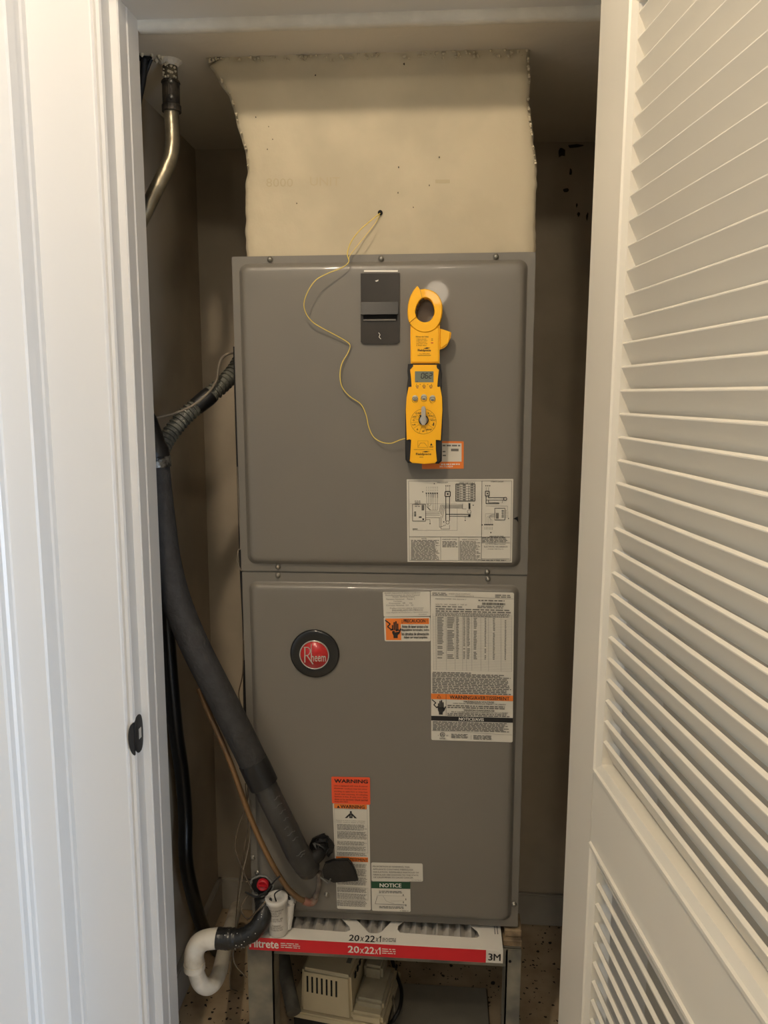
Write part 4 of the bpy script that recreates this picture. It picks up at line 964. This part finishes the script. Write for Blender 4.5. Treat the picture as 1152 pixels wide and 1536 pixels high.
for k in range(2):
    a_ = ut(742+k*4, 1402); e = ut(741+k*4, 1390)
    for j in range(6): ST.rect(b, a_[0], e[1]+(a_[1]-e[1])*j/6, a_[0]+.004, e[1]+(a_[1]-e[1])*(j+.7)/6, .0004)
obj('top_lettering', b, M_ink, fl)

# ================================================================== PIPES, left of the unit
def pipe_pts(pl): return [at(x, y, d) for x, y, d in pl]
# galvanised conduit from the ceiling
c0 = atz(254, 92, ZC)
pts = cr([Vector((c0.x, c0.y, ZC+.005)), at(256, 120, c0.y), at(257, 165, c0.y), at(259, 200, c0.y-.002), at(258, 228, c0.y-.008), at(249, 255, c0.y-.015), at(234, 285, c0.y-.022), at(218, 318, c0.y-.03), at(200, 355, c0.y-.038)], 8)
b = B(); b.tube(pts, .0128, 20); cn = obj('metal_conduit', b, M_conduit); tag(cn, 'bent metal conduit coming down from the closet ceiling at upper left', 'pipe')
b = B(); a_, c_ = at(256, 122, c0.y), at(257.5, 168, c0.y)
d_ = (c_-a_).normalized()
b.tube([a_, a_+d_*.003, a_+d_*.004, c_-d_*.012, c_-d_*.010, c_-d_*.0, c_], [.0155, .0165, .0150, .0150, .0166, .0166, .0135], 24, smooth=False); cp = obj('coupling', b, M_coup, cn)
for t in (.12, .62):
    p = a_.lerp(c_, t)+Vector((.006, -.0155, 0)); b = B(); b.lathe([(.0038, 0), (.0038, .004), (.0024, .0052), (.0001, .0052)], Matrix.Translation(p) @ Matrix.Rotation(PI/2, 4, 'X'), 10); obj('set_screw', b, M_screw, cp)
b = B()
for k in range(26):
    t = random.random(); p = Vector((c0.x, c0.y, ZC)).lerp(a_, t); an = random.uniform(-2.4, -.4); p += Vector((math.cos(an)*.0132, math.sin(an)*.0132, 0)); r_ = random.uniform(.001, .0035)
    b.lathe([(.0001, -r_), (r_*.9, -r_*.3), (r_*.8, r_*.4), (.0001, r_*.6)], Matrix.Translation(p), 8, True)
obj('plaster_splash', b, M_crumb, cn, kind='stuff')
b = B(); b.lathe([(.022, 0), (.018, -.003), (.015, -.007), (.0129, -.009)], Matrix.Translation((c0.x, c0.y, ZC)), 14, False); obj('plaster_collar', b, M_ceil, cn)
# black cables out of the ceiling hole
b = B(); hcx = atz(217, 88, ZC)
b.tube(cr([Vector((hcx.x, hcx.y, ZC+.003)), at(214, 120, hcx.y), at(208, 150, hcx.y-.004), at(203, 190, hcx.y-.006), at(198, 240, hcx.y-.01)], 6), .006, 10)
b.tube(cr([Vector((hcx.x+.01, hcx.y+.006, ZC+.003)), at(217, 115, hcx.y+.006), at(210, 150, hcx.y+.006), at(206, 180, hcx.y), at(200, 230, hcx.y)], 6), .0035, 8)
o = obj('ceiling_cable', b, M_black); tag(o, 'dark cable hanging from the broken ceiling hole beside the left jamb', 'cable')
# flexible ribbed conduit
fx = [(372, 520, .20), (352, 556, .16), (330, 580, .13), (304, 602, .11), (280, 622, .09), (260, 645, .07), (246, 666, .05), (238, 690, .03), (232, 715, .01)]
pts = cr(pipe_pts(fx), 8)
# resample evenly, rib by rib
L_ = [0]
for a_, c_ in zip(pts[:-1], pts[1:]): L_.append(L_[-1]+(c_-a_).length)
def along(s_):
    for i in range(len(L_)-1):
        if s_ <= L_[i+1]: return pts[i].lerp(pts[i+1], (s_-L_[i])/max(1e-9, L_[i+1]-L_[i]))
    return pts[-1]
step = .0095; N = int(L_[-1]/step); pp, rr_ = [], []
for k in range(N):
    for f, r_ in ((0, .0140), (.22, .0140), (.34, .0166), (.72, .0170), (.84, .0140)):
        pp.append(along((k+f)*step)); rr_.append(r_)
b = B(); b.tube(pp, rr_, 20, smooth=False); o = obj('flexible_conduit', b, M_flex); tag(o, 'ribbed grey flexible conduit curving behind the left side of the unit', 'conduit')
b = B(); b.tube([along(L_[-1]*t) for t in (.40, .43, .47, .51)], [.0174, .0182, .0178, .0172], 14); obj('tape_wrap', b, M_tapeb, o)
b = B(); b.tube(cr(pipe_pts([(205, 632, .03), (232, 627, .045), (262, 620, .07), (290, 608, .085), (312, 590, .10), (325, 570, .105), (328, 550, .11), (333, 537, .12), (345, 530, .13), (360, 530, .16)]), 6), .0026, 8)
o = obj('grey_cable', b, M_wiregrey); tag(o, 'thin grey cable draped over the ribbed flexible conduit', 'cable')
# big insulated suction line
sl = [(226, 672, -.040), (231, 695, -.042), (236, 740, -.042), (242, 790, -.042), (250, 845, -.042), (266, 905, -.042), (293, 970, -.043), (327, 1037, -.046), (360, 1102, -.050), (388, 1160, -.052)]
pts = cr(pipe_pts(sl), 8)
b = B(); b.tube(pts, .0268, 28); ins = obj('suction_line', b, M_foam); tag(ins, 'thick dark foam insulated refrigerant pipe running diagonally down across the unit', 'pipe')
b = B(); b.tube(cr(pipe_pts([(196, 560, -.038), (212, 620, -.04), (228, 668, -.042), (233, 694, -.042)]), 5), [.020]*6+[.024]*5+[.0275]*5, 16); obj('taped_end', b, M_tapeb, ins)
b = B(); b.tube(pipe_pts([(232, 684, -.042), (233, 700, -.042)]), .0282, 24); obj('shiny_tape', b, mat('wrinkled_shiny_tape', (110, 106, 98), .25, .5, bump=1, bscale=70, rgb2=(30, 28, 26), vscale=60), ins)
tp = pipe_pts([(379, 1142, -.0515), (396, 1177, -.053)])
b = B(); b.tube([tp[0], tp[0].lerp(tp[1], .5), tp[1]], [.0278, .0282, .0276], 28); obj('tape_band', b, M_tapeb, ins)
low = cr(pipe_pts([(392, 1168, -.053), (410, 1205, -.054), (430, 1245, -.054), (446, 1278, -.052), (459, 1297, -.046)]), 8)
p_ = low[-1]; low += [p_+Vector((.004, .003, -.006)), p_+Vector((.007, .008, -.010))]
n = len(low); b = B(); rs = [.0225+.0012*noise.noise(Vector((i*.7, 0, 0)))+.0012*(i/n) for i in range(n)]; rs[-1] = .016; rs[-2] = .0222
b.tube(low, rs, 26)
b.lathe([(.0001, -.0235), (.008, -.022), (.0165, -.0165), (.022, -.008), (.0238, 0), (.022, .008), (.015, .018), (.0001, .023)], Matrix.Translation(at(461, 1300, -.044)), 26)
lo_ = obj('taped_elbow', b, M_tapeg, ins)
b = B(); p0_ = at(466, 1290, -.045); b.tube(cr([p0_, p0_+Vector((.012, .012, .004)), p0_+Vector((.018, .03, .008))], 5), .014, 16); obj('stub', b, M_tapeb, ins)
# wrinkles of tape on the lower run
b = B()
for k in range(9):
    i = random.randrange(3, n-9); c_ = low[i]; T_ = (low[i+1]-low[i]).normalized()
    side = T_.cross(Vector((0, -1, 0))).normalized(); arc = []
    a0 = random.uniform(-.2, .3)
    for j in range(9):
        a_ = a0+.3+(j/8)*(.4+.5*((k*37)%10)/10); arc.append(c_+(side*-math.sin(a_)+Vector((0, -1, 0))*math.cos(a_))*(rs[i]+.0002)+T_*(.004*math.sin(j)*.3))
    b.tube(arc, .0007, 5)
obj('tape_wrinkle', b, mat('wrinkle_grey', (84, 82, 78), .4), ins, kind='stuff')
# black rubber flap sticking out to the right
fp = [(487, 1296), (500, 1291), (521, 1290), (528, 1297), (534, 1310), (537, 1322), (500, 1325), (486, 1318), (483, 1306)]
b = B(); P_ = [at(x, y, -.034) for x, y in fp]
b.prism([(p.x, p.z) for p in P_], -.0265, -.0335, .0014); obj('rubber_flap', b, M_tapeb, ins)
b = B(); b.tube(cr(pipe_pts([(480, 1316, -.034), (487, 1321, -.037), (492, 1325, -.037), (496, 1318, -.036)]), 4), .0015, 6); obj('foil_scrap', b, M_zinc, ins)
# bare copper liquid line
b = B(); cu = cr(pipe_pts([(298, 1032, -.015), (310, 1062, -.018), (327, 1100, -.022), (346, 1145, -.026), (362, 1190, -.030), (378, 1232, -.034), (396, 1272, -.038), (414, 1306, -.038), (430, 1330, -.036), (446, 1346, -.034), (458, 1352, -.030)]), 8)
b.tube(cu, .0055, 14); o = obj('copper_line', b, M_copper); tag(o, 'thin bare copper refrigerant pipe below the thick insulated pipe', 'pipe')
b = B(); b.tube(cr(pipe_pts([(456, 1351, -.031), (464, 1354, -.028), (470, 1352, -.020), (473, 1346, -.008)]), 5), .0072, 12)
obj('brazed_joint', b, M_copper2, o)
b = B(); b.tube(cr(pipe_pts([(471, 1350, -.016), (476, 1338, -.018), (479, 1322, -.018), (478, 1308, -.018)]), 5), .0052, 10); obj('dusty_stub', b, mat('dusty_pipe', (124, 112, 100), .7, bump=.5, bscale=70, rgb2=(90, 80, 72), vscale=40), o)
# black hose hugging the left wall
hs = [Vector((-.46, .02, 1.24)), atx(247, 800, -.458), atx(250, 930, -.457), atx(262, 1080, -.455), atx(273, 1160, -.4535), atx(278, 1225, -.452), atx(279, 1290, -.449), atx(291, 1350, -.446), atx(306, 1395, -.442), Vector((-.436, .30, .018))]
b = B(); b.tube(cr(hs, 8), [.0155]*73, 18); o = obj('black_hose', b, M_hose); tag(o, 'glossy black hose running down the left closet wall behind the insulated pipe', 'hose')
# white pvc trap
pv = empty('pvc_trap', tuple(at(310, 1480, -.05))); tag(pv, 'dirty white plastic drain trap looping beside the left stand leg', 'pipe')
YE = -.075
b = B(); b.tube(cr([at(330, 1407, YE), at(312, 1409, YE), at(300, 1414, YE), at(293, 1424, YE), at(291, 1437, YE), at(292, 1450, YE)], 6), .0190, 22); 
b.tube([at(291.5, 1444, YE), at(292, 1453, YE)], .0205, 22); obj('elbow', b, M_pvc, pv)
b = B(); b.tube(cr([at(292, 1448, YE), at(296, 1464, YE+.002), at(302, 1476, YE+.008), at(312, 1480, YE+.02), at(322, 1473, YE+.04), at(330, 1455, YE+.08), at(337, 1425, .08), at(345, 1393, .20), at(354, 1362, .36)], 8), .0158, 20); obj('u_bend', b, M_pvc, pv)
blk = cr([at(326, 1407, YE), at(342, 1408, YE), at(358, 1407, YE), at(374, 1401, YE+.002), at(388, 1388, YE+.008), at(395, 1372, YE+.018), at(396, 1356, YE+.034), at(394, 1346, -.03)], 8)
b = B(); n = len(blk); b.tube(blk, [.0172+(.0025 if i < 14 else 0)+.0016*noise.noise(Vector((i*.5, 3, 0))) for i in range(n)], 22); obj('black_wrapped_arm', b, mat('painted_black_pipe', (30, 30, 29), .3, bump=.6, bscale=50, rgb2=(60, 60, 56), vscale=60, lo=.26, hi=.36), pv, label='shiny black wrapped pipe arm')
b = B()
for k in range(26):
    i = random.randrange(4, n-8); a_ = random.uniform(-1, 1.6); r_ = random.uniform(.0006, .0015)
    p = blk[i]+Vector((0, -math.cos(a_), math.sin(a_)))*.0195
    b.lathe([(.0001, -r_), (r_, 0), (.0001, r_)], Matrix.Translation(p), 6)
obj('paint_specks', b, M_pvc2, pv, kind='stuff')
# float switch cup
ft = at(418, 1391, -.043); fz = FZ1+.0008
fw = empty('float_switch', (ft.x, ft.y, fz)); tag(fw, 'small white plastic float switch cup with printed text standing on the filter carton', 'switch')
ctop = at(414.5, 1345, -.043)
ax = (ctop-Vector((ft.x, ft.y, fz))); hgt = ax.length; ax.normalize()
Q = ax.to_track_quat('Z', 'Y').to_matrix().to_4x4()
MC = Matrix.Translation((ft.x, ft.y, fz)) @ Q
b = B(); b.lathe([(.0165, 0), (.0185, .003), (.0186, hgt*.35), (.0200, hgt*.86), (.0218, hgt*.88), (.0222, hgt*.99), (.0212, hgt), (.0152, hgt), (.0145, hgt-.002), (.014, hgt-.012), (.0001, hgt-.012)], MC, 32); cu_ = obj('cup', b, M_pvc2, fw)
b = B()
def cyl_text(t, a0, a1, z0, z1, r_):
    g_, fs_, _ = glyphs(t, 0 if 'M' in t else .012, 0)
    vs_ = []
    for x, y in g_:
        a_ = math.radians(a0+(a1-a0)*x); vs_.append((math.sin(a_)*r_, -math.cos(a_)*r_, z0+(z1-z0)*y))
    b.add([MC2 @ Vector(v) for v in vs_], fs_)
MC2 = Matrix.Translation((ft.x, ft.y, fz)) @ Matrix.Rotation(math.atan2(ax.x, ax.z), 4, 'Y') @ Matrix.Rotation(-math.atan2(ax.y, ax.z), 4, 'X')
for t, a0, a1, f in (('SAFE-T-SWITCH', -45, 50, .75), ('MODEL SS1', -30, 35, .68), ('PATENT', -22, 25, .61), ('UL  LISTED 24V', -38, 44, .52), ('1.5 AMP MAX', -34, 38, .46), ('WARNING!', -24, 30, .33), ('DO NOT CONNECT', -36, 42, .27), ('TO LINE VOLTAGE', -34, 38, .21)):
    cyl_text(t, a0, a1, hgt*f, hgt*(f+.045), .0187+.0014*max(0, (f-.35)/.5)+.0006)
obj('lettering', b, M_inkg, cu_)
b = B(); b.tube(cr([MC @ Vector((.001, 0, hgt-.012)), MC @ Vector((.003, -.002, hgt+.008)), at(424, 1332, -.04), at(426, 1322, -.035)], 5), .0014, 8); obj('lead_wire', b, M_black, fw)
b = B(); b.tube(cr([at(435, 1356, -.028), at(433, 1375, -.030), at(430, 1392, -.035)], 4), .009, 14); b.tube([at(433, 1352, -.026), at(437, 1352, -.015)], .010, 14); obj('side_tube', b, M_pvc2, fw)
b = B(); b.tube(cr([at(428, 1344, -.02), at(437, 1350, -.022), at(441, 1360, -.022), at(437, 1370, -.02)], 4), .0035, 8); obj('black_gasket', b, M_black, fw)
# low voltage wires, each on its own run
runs = [
 ('twisted brown wire hanging beside the unit above the red plug', [(372, 1178, -.01), (370, 1205, -.015), (358, 1240, -.02), (353, 1272, -.02), (362, 1300, -.03), (372, 1322, -.035), (379, 1335, -.035)], .0014, M_wirebrown),
 ('thin brown wire dropping left of the unit to the drain trap', [(368, 1175, .0), (372, 1230, -.01), (366, 1275, -.02), (358, 1330, -.02), (352, 1400, -.01), (346, 1450, -.02), (345, 1480, -.03), (356, 1487, .02)], .0011, M_wirebrown),
 ('thin pale wire curving past the left stand leg', [(376, 1200, -.002), (374, 1262, -.012), (364, 1310, -.03), (356, 1370, -.03), (350, 1420, -.03), (352, 1445, -.04), (364, 1460, -.04), (370, 1466, -.03)], .0011, M_wiregrey),
 ('dark wire crossing in front of the red drain plug', [(368, 1338, -.04), (384, 1345, -.05), (398, 1338, -.052), (410, 1324, -.055), (420, 1314, -.05)], .0018, M_black),
 ('brown wire looped against the black wrapped drain arm', [(378, 1336, -.03), (366, 1352, -.04), (362, 1366, -.05), (372, 1378, -.065), (386, 1366, -.07), (398, 1352, -.06)], .0016, M_wirebrown),
 ('black wire running down in the gap along the upper left side', [(352, 520, .03), (354, 600, .03), (357, 700, .03), (360, 800, .02), (362, 860, .02), (366, 950, .02), (367, 1060, .015), (369, 1130, .0)], .0030, M_black),
 ('thin grey wire looping out beside the panel seam', [(356, 700, .012), (358, 760, .008), (361, 818, .004), (357, 826, -.004), (356, 842, -.006), (361, 855, -.002), (365, 862, .004), (366, 920, .008), (366, 990, .008)], .0011, M_wiregrey),
 ('tan wire strand beside the lower panel left edge', [(365, 960, .006), (364, 1010, .002), (358, 1040, -.002), (362, 1060, .0), (366, 1080, .0)], .0012, M_wirebrown),
]
for lab, pts_, r_, m_ in runs:
    b = B(); b.tube(cr(pipe_pts(pts_), 6), r_, 7); o = obj('control_wire', b, m_); tag(o, lab, 'wire', 'low voltage wires beside the unit')

# ================================================================== CONDENSATE PUMP under the stand
PX, PY = -.092, .12
pm = empty('condensate_pump', (PX, PY, .0042), (0, 0, math.radians(-9))); tag(pm, 'beige condensate pump with black vent slots on the floor under the stand', 'pump')
def P(b_, *a, **k): b_.box(*a, **k)
ZT = .171
b = B(); b.box(-.10, -.065, 0, .095, .085, .055, bev=.006); obj('tank', b, M_black, pm, local=True, label='black tank at the bottom')
b = B(); b.box(-.112, -.075, .055, .105, .095, .070, bev=.003); b.box(.03, -.070, .068, .100, .08, .092, bev=.006); obj('deck', b, M_pump, pm, local=True)
b = B()
bm = bmesh.new(); bmesh.ops.create_cube(bm, size=1)
for v in bm.verts:
    top = v.co.z > 0; v.co = Vector(((-.082 if v.co.x < 0 else .034), (-.068 if v.co.y < 0 else .075), ZT if top else .068))
    if top: v.co.x += .004 if v.co.x < 0 else -.004
bmesh.ops.bevel(bm, geom=bm.edges[:], offset=.006, segments=3, affect='EDGES'); b.frombm(bm); mh = obj('motor_housing', b, M_pump, pm, local=True)
for k in range(7):
    x = -.067+k*.0107; b = B(); b.box(x, -.0688, .118, x+.004, -.066, .156, bev=.0006, seg=1); obj('vent_slot', b, M_void, mh, local=True)
for k in range(5):
    b = B(); b.box(.0325, -.045+k*.019, .150, .0350, -.036+k*.019, .162, bev=.0006, seg=1); obj('vent_slot', b, M_void, mh, local=True)
b = B(); b.box(.010, -.03, ZT, .020, .0, ZT+.0006); b.box(-.03, .0, ZT, .02, .012, ZT+.0005); obj('moulded_marks', b, M_inkg, mh, local=True)
b = B(); b.box(.035, -.05, .085, .098, .055, .108, bev=.006); b.box(.037, .015, .10, .08, .07, .135, bev=.006); obj('switch_cover', b, M_pumpc, pm, local=True, label='dusty translucent lid')
b = B(); b.tube(cr([at(585, 1430, .22), at(595, 1462, .18), at(602, 1485, .14), at(600, 1510, .09), at(590, 1530, .07), at(578, 1540, .10)], 6), .0042, 10)
o = obj('power_cord', b, M_black); tag(o, 'black power cord curling beside the beige pump under the stand', 'cord')
b = B(); b.tube(cr([at(566, 1440, .25), at(580, 1470, .2), at(588, 1492, .13), at(592, 1515, .09), at(588, 1540, .09)], 6), .003, 8); o = obj('drain_tube', b, M_wiregrey); tag(o, 'thin grey tube hanging behind the pump cord', 'tube')
b = B(); b.tube([at(424, 1432, .16), at(430, 1470, .11), at(441, 1519, .05)], .0155, 18); o = obj('floor_drain_pipe', b, mat('grimy_pipe', (112, 108, 98), .6, bump=.3, bscale=40, rgb2=(84, 80, 72), vscale=20)); tag(o, 'grimy grey pipe leaning beside the left stand leg behind the pump', 'pipe')
# raised concrete pad beneath the unit
b = B(); b.box(-.20, -.05, 0, .228, .245, .004, bev=.002); o = obj('concrete_pad', b, M_concrete); tag(o, 'thin dusty concrete patch on the floor under the stand', 'pad')
print('objects', len(bpy.data.objects))
